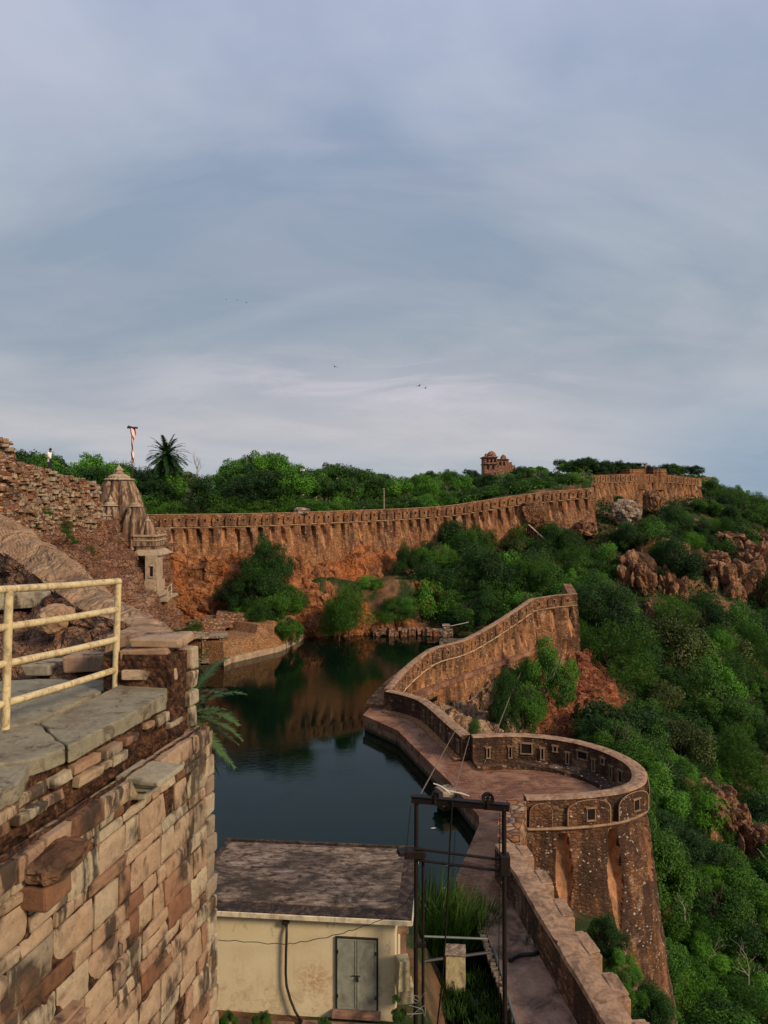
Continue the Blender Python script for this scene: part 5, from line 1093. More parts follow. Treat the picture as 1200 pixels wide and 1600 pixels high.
def sx(px, Y=19.9): return (px-600)/F*Y-0.72
d0, d1 = sx(526)/math.cos(SZ), sx(587)/math.cos(SZ); zt, zb_ = 4.24, 2.36; dm = (d0+d1)/2
sb('door_frame', d0-0.05, d0, 0.19, 0.26, zb_, zt+0.04, BLK); sb('door_frame', d1, d1+0.05, 0.19, 0.26, zb_, zt+0.04, BLK); sb('door_frame', d0, d1, 0.19, 0.26, zt, zt+0.04, BLK)
for (a, b) in ((d0, dm-0.008), (dm+0.008, d1)):
    dl = sb('door', a, b, 0.205, 0.24, zb_, zt, GD)
    for (x0, x1, z0, z1) in ((a, b, zb_, zb_+0.05), (a, b, zt-0.05, zt), (a, a+0.04, zb_+0.05, zt-0.05), (b-0.04, b, zb_+0.05, zt-0.05)):
        sb('door_stile', x0, x1, 0.190, 0.205, z0, z1, GD, dl, 0.004)
    sb('hinge', a+0.002 if a == d0 else b-0.03, a+0.03 if a == d0 else b-0.002, 0.17, 0.19, zb_+0.3, zb_+0.4, BLK, dl, 0.003); sb('hinge', a+0.002 if a == d0 else b-0.03, a+0.03 if a == d0 else b-0.002, 0.17, 0.19, zt-0.4, zt-0.3, BLK, dl, 0.003)
mb = MB(); mb.tube([sp(dm-0.12,0.17,3.28), sp(dm+0.10,0.17,3.28)], 0.014, 8); mb.tube([sp(dm+0.03,0.17,3.28), sp(dm+0.03,0.15,3.20), sp(dm+0.03,0.17,3.14)], 0.025, 8); obj('latch', mb, BLK, t)
sb('doorstep', d0-0.12, d1+0.12, 0.0, 0.22, 2.22, 2.34, CONC)
t = thing('black_pipe', 'black hose pipe hanging down the cream shed wall left of the door', 'pipe', sp(-3, 0.1, 2.1))
x_ = lambda px: sx(px)/math.cos(SZ)
mb = MB(); mb.tube([sp(x_(446),0.2,4.60), sp(x_(447),0.12,4.3), sp(x_(446),0.12,3.8), sp(x_(445.5),0.12,3.3), sp(x_(447),0.11,2.95), sp(x_(453),0.1,2.6), sp(x_(461),0.08,2.3), sp(x_(470),0.05,2.08)], 0.035, 8); obj('hose', mb, BLK, t, smooth=True)
mb = MB(); mb.box(sp(x_(444.5),0.16,4.62), (0.17,0.16,0.10), rz=SZ, rot=Matrix.Rotation(0.3,3,'Y')); mb.tube([sp(x_(440),0.14,4.6), sp(x_(451),0.14,4.66)], 0.05, 8); obj('spout', mb, BLK, t, bevel=0.01)
t = sp(-3, -0.3, 4.3); mb = MB(); pts = [P(300,1464,19.0), P(328,1468,19.2), P(380,1471,19.3), P(440,1475,19.4), P(470,1472,19.45), P(520,1462,19.4), P(560,1450,19.3), P(600,1435,19.2), P(632,1412,19.2), P(648,1385,19.1)]
pts = [Vector(p_)+Vector((0,0,0.02*math.sin(i*2.3))) for i, p_ in enumerate(cat([tuple(p_) for p_ in pts], 5))]
mb.tube(pts, 0.010, 5); tag(obj('power_cable', mb, BLK, base=t), 'thin dark cable sagging across the cream shed wall to the steel frame', 'cable')

# ------------------------------------------------------------------ steel winch frame
RUST = plain('rusty_black_steel', (0.010,0.007,0.006), 0.6, 0.5, 8, dirt=(0.03,0.012,0.008), dirt_amt=0.4, dscale=3, spec=0.25)
t = thing('steel_frame', 'tall rusty black steel hoist frame standing between the shed and the walkway', 'hoist frame', (1.9, 18.8, 0.5))
TL, TR = Vector((0.80, 19.0, 8.36)), Vector((3.03, 18.5, 8.30)); fd = (TR-TL).normalized()
mb = MB(); mb.tube([TL+Vector((0.03,0,0)), Vector((0.80,19.0,0.4))], 0.058, 10); obj('post', mb, RUST, t, smooth=True, sharp=50)
mb = MB(); mb.tube([TL+Vector((0.20,0.03,-1.3)), Vector((1.0,19.05,0.4))], 0.038, 8); mb.box((0.92,19,6.9), (0.3,0.12,0.1)); mb.box((0.92,19,4.6), (0.3,0.12,0.1)); obj('stiffener', mb, RUST, t)
mb = MB(); mb.tube([TR+Vector((-0.04,0,0)), Vector((3.02,18.5,0.9))], 0.058, 10); obj('post', mb, RUST, t, smooth=True, sharp=50)
mb = MB(); c = (TL+TR)/2; mb.box(c, ((TR-TL).length+0.18, 0.10, 0.13), rz=math.atan2(fd.y, fd.x)); mb.box(c+Vector((0,0,0.075)), ((TR-TL).length+0.22, 0.16, 0.02), rz=math.atan2(fd.y, fd.x)); mb.box(c+Vector((0,0,-0.075)), ((TR-TL).length+0.18, 0.16, 0.02), rz=math.atan2(fd.y, fd.x)); obj('top_beam', mb, RUST, t)
for z in (7.08, 6.80):
    mb = MB(); mb.tube([Vector((0.78,18.95,z)), Vector((3.1,18.45,z-0.06))], 0.036, 8); obj('cross_bar', mb, RUST, t)
def wheel(c, r, par):
    mb = MB(); n = 20; vs = []
    for (rr_, yy) in ((r,-.045),(r*1.12,-.05),(r*1.12,-.03),(r*0.92,0),(r*1.12,.03),(r*1.12,.05),(r,.045),(r*.6,.03),(r*.6,-.03)):
        for k in range(n): a = 2*math.pi*k/n; vs.append((c.x+rr_*math.cos(a), c.y+yy, c.z+rr_*math.sin(a)))
    mb.add(vs, [(i*n+k, i*n+(k+1)%n, ((i+1)%9)*n+(k+1)%n, ((i+1)%9)*n+k) for i in range(9) for k in range(n)])
    for k in range(3): a = k*math.pi/3; mb.box(c, (r*1.3, 0.03, 0.03), rot=Matrix.Rotation(-a, 3, 'Y'))
    mb.tube([c+Vector((0,-.09,0)), c+Vector((0,.09,0))], 0.03, 8); mb.box(c+Vector((0,.08,-.1)), (.05,.03,.25)); mb.box(c+Vector((0,-.08,-.1)), (.05,.03,.25)); return obj('pulley', mb, RUST, par)
wheel(Vector((2.60,18.6,8.50)), 0.14, t); wheel(Vector((1.30,18.9,8.46)), 0.09, t)
mb = MB(); mb.box((0.78,19.0,6.95), (0.5,0.3,0.2)); mb.box((0.55,19.0,6.98), (0.4,0.25,0.12), rz=0.3); obj('bracket', mb, RUST, t, bevel=0.02); mb = MB(); mb.box((3.0,18.45,6.93), (0.24,0.26,0.5)); obj('bracket', mb, RUST, t, bevel=0.02)
mb = MB(); mb.tube(cat([(1.35,18.85,8.75),(1.62,18.8,8.62),(1.9,18.75,8.58),(2.15,18.7,8.52)], 6), 0.022, 6); mb.tube(cat([(1.25,18.8,8.80),(1.45,18.75,8.74),(1.66,18.72,8.58)], 6), 0.018, 6); obj('pale_rope', mb, plain('rope_pale', (0.5,0.45,0.38), 0.8), t)
mb = MB(); mb.tube(cat([(1.72,18.7,8.4),(1.66,18.75,7.2),(1.60,18.8,5.8),(1.52,18.9,4.2),(1.40,19.2,2.6),(1.25,19.5,1.0)], 5), 0.022, 5)
tag(obj('hanging_rope', mb, RUST, base=(1.6,18.8,0.6)), 'dark rope hanging down inside the steel frame', 'rope')
mb = MB(); mb.tube([(0.55,18.95,6.8),(0.68,18.9,8.2)], 0.012, 5); mb.tube([(2.88,18.45,8.2),(2.86,18.5,4.5),(2.92,18.6,1.4)], 0.012, 5)
tag(obj('hanging_wire', mb, BLK, base=(2.9,18.5,1.1)), 'thin wires strung down along the posts of the steel frame', 'wire')
GC = plain('guy_wire', (0.16,0.12,0.09), 0.6)
mb = MB(); mb.tube([Vector((0.95,18.95,8.5)), P(714,1137,44.9)], 0.018, 5); tag(obj('guy_wire', mb, GC, base=P(714,1137,44.9)), 'guy wire from the left top of the steel frame to the walkway parapet', 'wire')
mb = MB(); mb.tube([Vector((1.75,18.8,8.5)), P(734,1150,43.0)], 0.018, 5); tag(obj('guy_wire', mb, GC, base=P(734,1150,43.0)), 'guy wire from the middle of the steel frame beam to the bastion corner', 'wire')
mb = MB(); mb.tube([P(757,1192,41.6), P(800,1080,60), P(824,1030,73)], 0.03, 5); tag(obj('guy_wire', mb, GC, base=P(757,1192,41.6)), 'long wire rising over the bushes from the bastion floor to the middle rampart', 'wire')

# ------------------------------------------------------------------ small things by the shed and walkway
YEL = plain('yellowed_plaster', (0.48,0.40,0.22), 0.9, 0.5, 4, dirt=(0.07,0.05,0.03), dirt_amt=0.7, dscale=2.2, bump=0.5, dist=0.03)
c = PZ(713, 1546, 0.5); t = thing('concrete_block', 'square yellowish concrete pier standing on the grass inside the steel frame', 'concrete pier', c)
mb = MB(); mb.box((c.x, c.y+0.3, 0.98), (0.64, 0.6, 1.1), rz=-0.08, taper=0.96); obj('pier', mb, YEL, t, bevel=0.02); mb = MB(); mb.box((c.x, c.y+0.3, 1.555), (0.66, 0.62, 0.05), rz=-0.08); obj('cap', mb, MAT['pale'], t, bevel=0.01)
c = P(630, 1535, 19.4); t = thing('concrete_post', 'broken yellow concrete stub with a grey pillar beside the shed corner', 'concrete post', (c.x, c.y, 1.6))
mb = MB(); mb.box((c.x, c.y, c.z+0.25), (0.32, 0.35, 0.75), rz=0.2, jit=0.04, rnd=random.Random(3)); mb.box((c.x+.05, c.y+.1, c.z-0.3), (0.42, 0.4, 0.5), rz=0.1, jit=0.03, rnd=random.Random(5)); obj('stub', mb, YEL, t, bevel=0.02)
mb = MB(); p_ = P(630, 1480, 20.6); mb.box((p_.x, p_.y, p_.z-0.2), (0.16, 0.16, 1.3)); mb.box((p_.x-.1, p_.y, p_.z+0.48), (0.5, 0.2, 0.12)); obj('pillar', mb, CONC, t, bevel=0.015)
mb = MB(); rr = random.Random(5)
for k in range(5):
    c = P(650+rr.uniform(-14,10), 1572+rr.uniform(-18,22), 18.4); mb.tube(cat([tuple(c+Vector((rr.uniform(-.22,.22), rr.uniform(-.1,.1), rr.uniform(-.2,.22)))) for _ in range(4)], 5), 0.006, 4)
tag(obj('wire_tangle', mb, plain('white_wire', (0.28,0.26,0.23), 0.6), base=P(650,1590,18.4)), 'tangle of white wire at the foot of the steel frame', 'wire')
PG = plain('pale_green_pipe', (0.10,0.125,0.115), 0.5, 0.3, 5)
t = thing('handrail', 'low grey green pipe rail along the left edge of the concrete path', 'handrail', pz(770,1478)+(1.0,))
a, b, c = PZ(771,1480,1.25), PZ(786,1530,1.25), PZ(800,1580,1.25); mb = MB(); mb.tube([a, b, c, Vector((3.9,17.5,1.25))], 0.04, 8); obj('rail', mb, PG, t, smooth=True)
for p_ in (a, b, c): 
    mb = MB(); mb.tube([Vector((p_.x,p_.y,0.9)), p_], 0.03, 6); obj('post', mb, PG, t)
mb = MB(); mb.tube([P(660,1463,24.2), P(762,1467,24.8)], 0.035, 6); tag(obj('water_pipe', mb, PG, base=P(762,1467,24.8)), 'thin pale pipe crossing from the steel frame to the concrete path', 'pipe')
mb = MB(); mb.tube([P(655,1503,23.4), P(690,1498,23.6), P(766,1488,24)], 0.05, 6); tag(obj('water_pipe', mb, BLK, base=P(766,1488,24)), 'dark pipe passing behind the yellowish concrete pier', 'pipe')
mb = MB(); rr = random.Random(8); a, b = Vector((*pz(742,1420),0)), Vector((*pz(797,1572),0))
for k in range(22): p_ = a.lerp(b, k/21); mb.box((p_.x-0.06, p_.y, 0.97+rr.uniform(-.03,.03)), (0.17+rr.uniform(0,.05), 0.14, 0.13), rz=rr.uniform(-.3,.1), jit=0.02, rnd=rr)
tag(obj('kerb_stones', mb, MAT['pale'], bevel=0.015, base=(a.x,a.y,0.9)), 'row of small pale kerb stones along the left edge of the concrete path', 'kerb')
MAR = plain('maroon_paint', (0.10,0.018,0.014), 0.55, 0.4, 6, dirt=(0.02,0.01,0.01), dirt_amt=0.4)
c = PZ(842, 1462, 1.03); t = thing('donation_box', 'dark maroon metal box on thin legs against the low wall of the walkway', 'metal box', c)
Rm = Matrix.Rotation(0.25, 3, 'Z') @ Matrix.Rotation(-0.25, 3, 'X'); mb = MB(); mb.box(c+Vector((0.1,0.55,0.68)), (0.62,0.95,0.42), rot=Rm); obj('body', mb, MAR, t, bevel=0.02); mb = MB(); mb.box(c+Vector((0.08,0.50,0.92)), (0.68,1.02,0.05), rot=Rm); obj('lid', mb, MAR, t, bevel=0.01)
for dx, dy in ((-.15,.1),(.32,.2),(-.3,.9),(.2,1.0)): mb = MB(); mb.tube([c+Vector((dx,dy,0)), c+Vector((dx,dy,.55))], 0.025, 6); obj('leg', mb, MAR, t)
rk('stone', 826, 1470, 25.2, 22, 14, 0.3, 41, MAT['pale'], label='small pale stone under the maroon box', sub=3, amp=0.2); rk('stone', 871, 1496, 24.3, 14, 9, 0.15, 42, MAT['pale'], label='small pale stone at the foot of the low wall', sub=3, amp=0.2)
mb = MB(); mb.tube(cat([tuple(PZ(px,py,1.10)) for px,py in ((796,1500),(812,1492),(835,1490),(850,1482),(868,1496),(872,1530))], 5), 0.06, 7); tag(obj('hose', mb, BLK, base=PZ(835,1490,1.1)), 'thick black hose lying across the concrete path', 'hose')
for i, (px, py, lb) in enumerate(((677,1294,'pale leaf floating left of the walkway, below the mooring block'),(693,1388,'pale scrap floating beside the narrow end of the walkway'),(702,1352,'small pale scrap floating near the middle of the steel frame'))):
    c = PZ(px, py, 0.02); mb = MB(); mb.add([(c.x-.16,c.y,0.015),(c.x,c.y-.07,0.02),(c.x+.17,c.y+.02,0.03),(c.x+.02,c.y+.09,0.02)], [(0,1,2,3)]); mb.add([(c.x-.16,c.y,0.0),(c.x,c.y-.07,0.0),(c.x+.17,c.y+.02,0.0),(c.x+.02,c.y+.09,0.0)], [(3,2,1,0)]); tag(obj('floating_leaf', mb, WHF, base=c), lb, 'floating leaf')
# ------------------------------------------------------------------ vegetation
def mesh_np(name, V, Fc, tone, mat, nper=4):
    me = bpy.data.meshes.new(name); nv, nf = len(V), len(Fc)
    me.vertices.add(nv); me.vertices.foreach_set('co', V.astype(np.float32).ravel())
    me.loops.add(nf*nper); me.loops.foreach_set('vertex_index', Fc.astype(np.int32).ravel())
    me.polygons.add(nf); me.polygons.foreach_set('loop_start', np.arange(0, nf*nper, nper, dtype=np.int32))
    try: me.polygons.foreach_set('loop_total', np.full(nf, nper, dtype=np.int32))
    except Exception: pass
    me.update(calc_edges=True)
    at = me.attributes.new('tone', 'FLOAT', 'FACE'); at.data.foreach_set('value', tone.astype(np.float32))
    me.materials.append(mat); return me
def leaves(c, nrm, size, aspect, rng, jitter=0.7):
    """diamond leaves at points c with rough normals nrm"""
    n = len(c); d = nrm+rng.normal(0, jitter, (n,3)); d /= np.linalg.norm(d, axis=1)[:,None]+1e-9
    r = rng.normal(0, 1, (n,3)); a = np.cross(d, r); a /= np.linalg.norm(a, axis=1)[:,None]+1e-9; b = np.cross(d, a)
    s = size*rng.uniform(0.6, 1.4, n)[:,None]; V = np.empty((n,4,3))
    V[:,0] = c-a*s*0.5; V[:,1] = c+b*s*aspect*0.5+d*s*0.05; V[:,2] = c+a*s*0.5; V[:,3] = c-b*s*aspect*0.5+d*s*0.05
    return V.reshape(-1,3), np.arange(n*4).reshape(n,4)
def crown_mesh(name, seed, R, Rz, zc, nb, nl, size, aspect, mat, flat=0.0, br=(0.28,0.46), jitter=0.7, tone=(0.0,1.0), fine=5):
    rng = np.random.default_rng(seed); th = rng.uniform(0, 2*np.pi, nb); u = rng.uniform(-0.75, 1, nb); rad = rng.uniform(0.25, 0.95, nb)**0.7
    C_ = np.c_[np.cos(th)*np.sqrt(1-u*u)*rad*R, np.sin(th)*np.sqrt(1-u*u)*rad*R, u*rad*Rz*(1-flat)+zc]; br_ = rng.uniform(*br, nb)*R; bt = rng.uniform(*tone, nb)
    # smaller clumps round every blob
    ns = nb*fine; k = rng.integers(0, nb, ns); d = rng.normal(0,1,(ns,3)); d /= np.linalg.norm(d,axis=1)[:,None]; C2 = C_[k]+d*br_[k][:,None]*0.85*np.array([1,1,0.8]); r2 = br_[k]*rng.uniform(0.28,0.5,ns); t2 = np.clip(bt[k]+rng.normal(0,0.16,ns),0,1)
    C3 = np.r_[C_, C2]; r3 = np.r_[br_*0.85, r2]; t3 = np.r_[bt, t2]; wgt = r3**2; wgt /= wgt.sum()
    k = rng.choice(len(C3), nl, p=wgt); d = rng.normal(0,1,(nl,3)); d[:,2] = np.where(d[:,2] < 0, d[:,2]*0.6, d[:,2]); d /= np.linalg.norm(d,axis=1)[:,None]
    p = C3[k]+d*(r3[k]*(rng.uniform(0.70,1.05,nl)+rng.exponential(0.13,nl)))[:,None]*np.array([1,1,0.85]); out = (p-np.array([0,0,zc]))/np.array([R,R,Rz])
    keep = np.linalg.norm(out,axis=1) > 0.35; p, d, k = p[keep], d[keep], k[keep]
    V, Fc = leaves(p, d*0.8+np.array([0,0,0.5]), size, aspect, rng, jitter); tn = np.clip(t3[k]+rng.normal(0,0.10,len(k)),0,1)
    return mesh_np(name, V, Fc, tn, mat)
BARK = plain('bark', (0.11,0.075,0.05), 0.9, 0.6, 9, bump=0.5, dist=0.02); PBARK = plain('pale_bark', (0.32,0.27,0.21), 0.85, 0.4, 9)
LEAF = leafmat('leaf_mid', (0.010,0.038,0.004), (0.060,0.155,0.011)); LEAFD = leafmat('leaf_dark', (0.006,0.022,0.004), (0.026,0.078,0.009)); LEAFB = leafmat('leaf_bright', (0.022,0.075,0.006), (0.10,0.27,0.018)); LEAFO = leafmat('leaf_olive', (0.030,0.045,0.008), (0.11,0.14,0.030))
def trunk_mesh(name, seed, h, r, spread, n=6, mat=BARK, lean=0.1):
    rr = random.Random(seed); mb = MB(); top = Vector((rr.uniform(-lean,lean)*h, rr.uniform(-lean,lean)*h, h*0.55)); mid = top*0.5+Vector((rr.uniform(-.1,.1),rr.uniform(-.1,.1),0))
    mb.tube([(0,0,-0.8),(0,0,0),mid,top], r, 7, r*0.6)
    for k in range(n):
        a = 2*math.pi*k/n+rr.uniform(-.4,.4); s = mid.lerp(top, rr.uniform(.2,1)); e = Vector((math.cos(a)*spread*rr.uniform(.5,.9), math.sin(a)*spread*rr.uniform(.5,.9), h*rr.uniform(.6,.95))); m_ = s.lerp(e,.5)+Vector((0,0,-0.08*h)); mb.tube([s,m_,e], r*0.45, 5, r*0.12)
        for q in range(2):
            e2 = e.lerp(m_, .4)+Vector((rr.uniform(-1,1)*spread*.4, rr.uniform(-1,1)*spread*.4, rr.uniform(.0,.2)*h)); mb.tube([m_, m_.lerp(e2,.5)+Vector((0,0,.05*h)), e2], r*0.25, 4, r*0.08)
    o = obj(name, mb, mat, smooth=True); me = o.data; bpy.data.objects.remove(o); return me
PROTO = {}
def proto(key, crown, trunk, cn='crown', tn='trunk'): PROTO[key] = (crown, trunk, cn, tn)
for i in range(5):
    m_ = [LEAF, LEAFD, LEAF, LEAFB, LEAFD][i]
    proto('tree%d' % i, crown_mesh('crown', 10+i, 2.5, 1.9, 3.9, 15+2*i, 9000, 0.21, 0.55, m_), trunk_mesh('trunk', i, 5.2, 0.16, 2.0))
proto('open0', crown_mesh('crown', 31, 2.6, 1.3, 4.6, 13, 4200, 0.20, 0.5, LEAFB, br=(0.18,0.3)), trunk_mesh('trunk', 41, 5.8, 0.11, 2.2, 9, PBARK))
proto('open1', crown_mesh('crown', 32, 2.4, 1.5, 4.4, 12, 3800, 0.20, 0.5, LEAFO, br=(0.18,0.3)), trunk_mesh('trunk', 42, 5.6, 0.11, 2.1, 9, PBARK))
for i in range(5):
    m_ = [LEAF, LEAFB, LEAFD, LEAFO, LEAF][i]
    proto('bush%d' % i, crown_mesh('crown', 50+i, 1.8, 1.35, 1.25, 13+i, 9000, 0.135, 0.5, m_, br=(0.3,0.5)), trunk_mesh('trunk', 60+i, 2.4, 0.09, 1.3))
for i in range(4):
    m_ = [LEAF, LEAFB, LEAFD, LEAF][i]
    proto('near%d' % i, crown_mesh('crown', 70+i, 2.0, 1.5, 1.7, 17, 42000, 0.095, 0.45, m_, br=(0.25,0.42), fine=9), trunk_mesh('trunk', 80+i, 3.0, 0.09, 1.7, 8, PBARK if i % 2 else BARK))
for i in range(2):
    proto('soft%d' % i, crown_mesh('crown', 90+i, 1.9, 1.5, 1.3, 10, 16000, 0.17, 0.13, [LEAFB, LEAF][i], br=(0.35,0.55), jitter=1.2), trunk_mesh('trunk', 95+i, 2.2, 0.07, 1.2))
used_ = {}
NV = [0]
def plant(key, loc, s, rz=None, name='tree', label=None, cat_='tree', group=None, sz=None, lean=0.0):
    cr, tr, cn, tn = PROTO[key]; rr = random.Random(NV[0]*13+5); NV[0] += 1
    e = bpy.data.objects.new(name, None); C.objects.link(e); e.location = loc; e.empty_display_size = 0.2
    e.rotation_euler = (rr.uniform(-.06,.06)+lean, rr.uniform(-.06,.06), rz if rz is not None else rr.uniform(0, 6.28)); e.scale = (s*rr.uniform(.9,1.12), s*rr.uniform(.9,1.12), (sz or s)*rr.uniform(.92,1.08)); tag(e, label, cat_, group)
    for nm, me in ((cn, cr), (tn, tr)): o = bpy.data.objects.new(nm, me); C.objects.link(o); o.parent = e
    return e
rnd = random.Random(2024)
def proj_(p): return 600+F*p[0]/p[1], HY+(CZ-p[2])*F/p[1]
sky_x = [0,20,60,110,160,200,230,290,330,350,375,400,435,450,480,505,520,535,565,600,650,700,745,760,800,830,860,890,920,960,1000,1020,1050,1088,1100]
sky_y = [694,700,706,712,716,724,730,730,732,727,712,708,709,722,736,732,719,722,729,736,735,730,732,738,736,722,716,713,715,719,730,726,726,730,760]
# forest on the plateau
LMS = [(120,'ruined wall'),(200,'temple spire'),(259,'date palm'),(308,'leafless tree'),(395,'dome shaped tree'),(473,'short white post'),(527,'left wooden pole'),(600,'middle wooden pole'),(700,'pale leafless tree'),(780,'palace ruin'),(850,'rampart stair'),(915,'corner tower'),(1008,'two turrets'),(1090,'bent lamp')]
def near_lm(px):
    d, nm = min((abs(px-a), (a, b)) for a, b in LMS); a, b = nm
    return ('in line with the ' if d < 10 else 'left of the ' if px < a else 'right of the ')+b
def zone(px, Y):
    if True: return near_lm(px)
    if px < 235: a = 'behind the ruined wall and the temple'
    elif px < 345: a = 'around the date palm'
    elif px < 480: a = 'between the date palm and the short white post'
    elif px < 600: a = 'between the short white post and the middle wooden pole'
    elif px < 750: a = 'left of the distant palace ruin'
    elif px < 890: a = 'right of the distant palace ruin'
    else: a = 'behind the upper rampart'
    return a
KL = {'tree0':'round crowned green tree','tree1':'dark green dense tree','tree2':'mid green broad tree','tree3':'bright green tree','tree4':'blackish green dense tree','open0':'light open crowned tree','open1':'sparse olive tree'}
nf = 0; placed = []
for it in range(1500):
    if nf >= 122: break
    row = rnd.random(); px = rnd.uniform(12, 1085)
    Yw = np.interp(px, [0,230,475,600,750,925,1100],[72,88,95,104,113,120,152]); Y = Yw+2.6+row**1.3*48
    if px < 150: Y = max(Y, 74)
    if 895 < px: Y = max(Y, np.interp(px,[893,1022,1096],[128,144,153])+1.5)
    x = (px-600)/F*Y
    if any((x-a)**2+(Y-b)**2 < (2.2+0.016*Y*row)**2 for a, b in placed): continue
    z = Hs(x, Y); ty = np.interp(px, sky_x, sky_y)+(rnd.uniform(0, 9) if row > 0.4 else rnd.uniform(3, 30)); zt = CZ-(ty-HY)/F*Y; h = zt-z
    s = h/6.0
    if s < 0.35: continue
    if s > 1.5: s = rnd.uniform(1.05,1.45)
    key = rnd.choice(['tree0','tree3','tree2','tree3','tree4','tree1','open0','open1','tree0','tree2'])
    placed.append((x, Y)); nf += 1
    plant(key, (x, Y, z-0.1), min(1.35, max(s, 0.7))*0.98, label='%s, %s forest row, %s' % (KL[key], 'back' if row > .5 else 'front', zone(px, Y)), group='forest trees behind the ramparts', sz=s)
for k in range(16):
    px = 897+k*12.8; Y = np.interp(px,[893,1022,1096],[128,144,153])+3.0; x = (px-600)/F*Y; z = Hs(x, Y); ty = np.interp(px, sky_x, sky_y)+rnd.uniform(-3,6); h = CZ-(ty-HY)/F*Y-z; s = max(0.5, h/6.0)
    key = rnd.choice(['tree0','tree1','tree4','tree2','tree1']); plant(key, (x, Y, z-0.1), max(s, 0.62), label='%s over the upper rampart, %s' % (KL[key], near_lm(px)), group='trees behind the upper rampart', sz=s)
# understory just behind the rampart so that no bare ground shows
for k in range(34):
    px = 236+k*20+rnd.uniform(-6,6); Yw = np.interp(px, [230,475,600,750,925],[88,95,104,113,120]); Y = Yw+1.6; x = (px-600)/F*Y; z = Hs(x, Y); top = np.interp(px,[230,600,925],[797,790,756]); h = CZ-(top-HY)/F*Y-z+rnd.uniform(0.2,1.3)
    key = rnd.choice(['bush0','bush1','bush2','bush4']); plant(key, (x,Y,z), 1.25, name='shrub', cat_='shrub', sz=max(0.7, h/2.4), label='%s topping the long rampart coping, %s' % ({'bush0':'green shrub','bush1':'bright shrub','bush2':'dark shrub','bush4':'leafy shrub'}[key], near_lm(px)), group='shrubs behind the long rampart')
def shrub(key, px, py, Y, wpx, label, sz=None, cat_='shrub', name='shrub', group=None, dz=0.0, base=None):
    r0 = {'b':1.9,'n':2.1,'s':2.0,'t':2.7,'o':2.7}[key[0]]; s = wpx/F*Y/2/r0; hc = {'b':1.25,'n':1.6,'s':1.3,'t':3.9,'o':4.4}[key[0]]*(sz or s)
    c = P(px, py, Y); return plant(key, (c.x, c.y, c.z-hc+dz), s, name=name, cat_=cat_, label=label, group=group, sz=sz)
# named trees and shrubs that stand out
e = shrub('near2', 418, 890, 84.5, 68, 'dark leafy tree on the pool cliff, upper part of the tall green clump', cat_='tree', name='tree', sz=1.7)
e = shrub('near0', 440, 935, 82.5, 78, 'leafy tree in the middle of the tall green clump against the pool cliff', cat_='tree', name='tree', sz=1.6)
e = shrub('near2', 368, 930, 82.5, 66, 'dark leafy tree at left of the tall green clump above the terrace', cat_='tree', name='tree', sz=1.2)
e = shrub('near0', 408, 955, 80.5, 84, 'leafy tree bulging over the stone terrace by the pool', cat_='tree', name='tree', sz=1.5)
e = shrub('near0', 447, 982, 79.5, 52, 'leafy bush hanging down to the water at the end of the stone terrace', sz=1.2)
e = shrub('near2', 415, 918, 83.0, 92, 'dark broad tree at the heart of the tall green clump', cat_='tree', name='tree', sz=1.6)
e = shrub('soft1', 545, 955, 84.5, 88, 'big drooping rounded shrub at the water line below the orange cliff', sz=1.9)
e = shrub('soft1', 530, 970, 83.8, 60, 'drooping shrub leaning into the water left of the big rounded shrub', sz=1.3)
e = shrub('near2', 637, 893, 97, 50, 'dark round bush clinging to the cliff below the long rampart', sz=1.7)
e = shrub('bush1', 580, 911, 91.5, 40, 'small bright shrub on the orange cliff above the big drooping shrub', sz=0.6)
e = shrub('soft0', 615, 955, 89, 60, 'grassy shrub at the foot of the red cliff right of the drooping shrub', sz=1.2)
e = shrub('bush1', 690, 872, 103, 44, 'bright bush at the top left of the green inner slope', sz=1.3)
e = shrub('soft0', 664, 935, 93, 44, 'light grassy shrub on the red cliff face', sz=1.0)
e = shrub('near1', 852, 1072, 66.5, 84, 'bright green round bush growing in front of the middle rampart tower', sz=1.9)
e = shrub('near0', 818, 1100, 62, 76, 'leafy bush left of the bright round bush below the middle rampart', sz=1.4)
e = shrub('near2', 790, 1110, 58.5, 50, 'dark leafy bush against the pale rock below the middle rampart', sz=1.6)
e = shrub('near0', 806, 1062, 67.5, 56, 'small leafy bush high on the pale rock below the middle rampart', sz=1.0)
e = shrub('soft1', 742, 1140, 51.5, 30, 'little grassy tuft behind the walkway parapet', sz=0.4)
# bushes on the two slopes
excl = [(1132,918,46,38),(1172,905,30,44),(1045,868,36,20),(988,898,34,34),(1012,985,16,40),(976,800,28,26),(932,800,24,34),(905,790,16,30),(1019,786,17,24),(1117,1268,38,32),(1150,1310,26,36),(905,1095,78,66),(913,828,22,18),(640,945,34,18),(690,905,30,14),(1040,925,20,34),(1095,800,20,10),(1150,900,30,30),(1085,1320,24,22),(750,1100,40,40)]
wallpoly = [(-30,60),(0,53),(4,60),(12,70),(16,76),(20,77),(21,85),(22,87)]
def bushzone(px, py, Y):
    if px < 905 and py < 1000 and Y > 84: return 'on the inner slope between the pool and the long rampart'
    if py < 850: return 'on the ridge below the upper rampart'
    if py < 960: return 'on the upper gorge slope among the red crags'
    if py < 1160 and px < 1010: return 'on the gorge slope beside the middle rampart tower'
    if py < 1160: return 'on the middle of the gorge slope at the right'
    if py < 1330: return 'on the gorge slope right of the round bastion'
    return 'in the gorge below the round bastion'
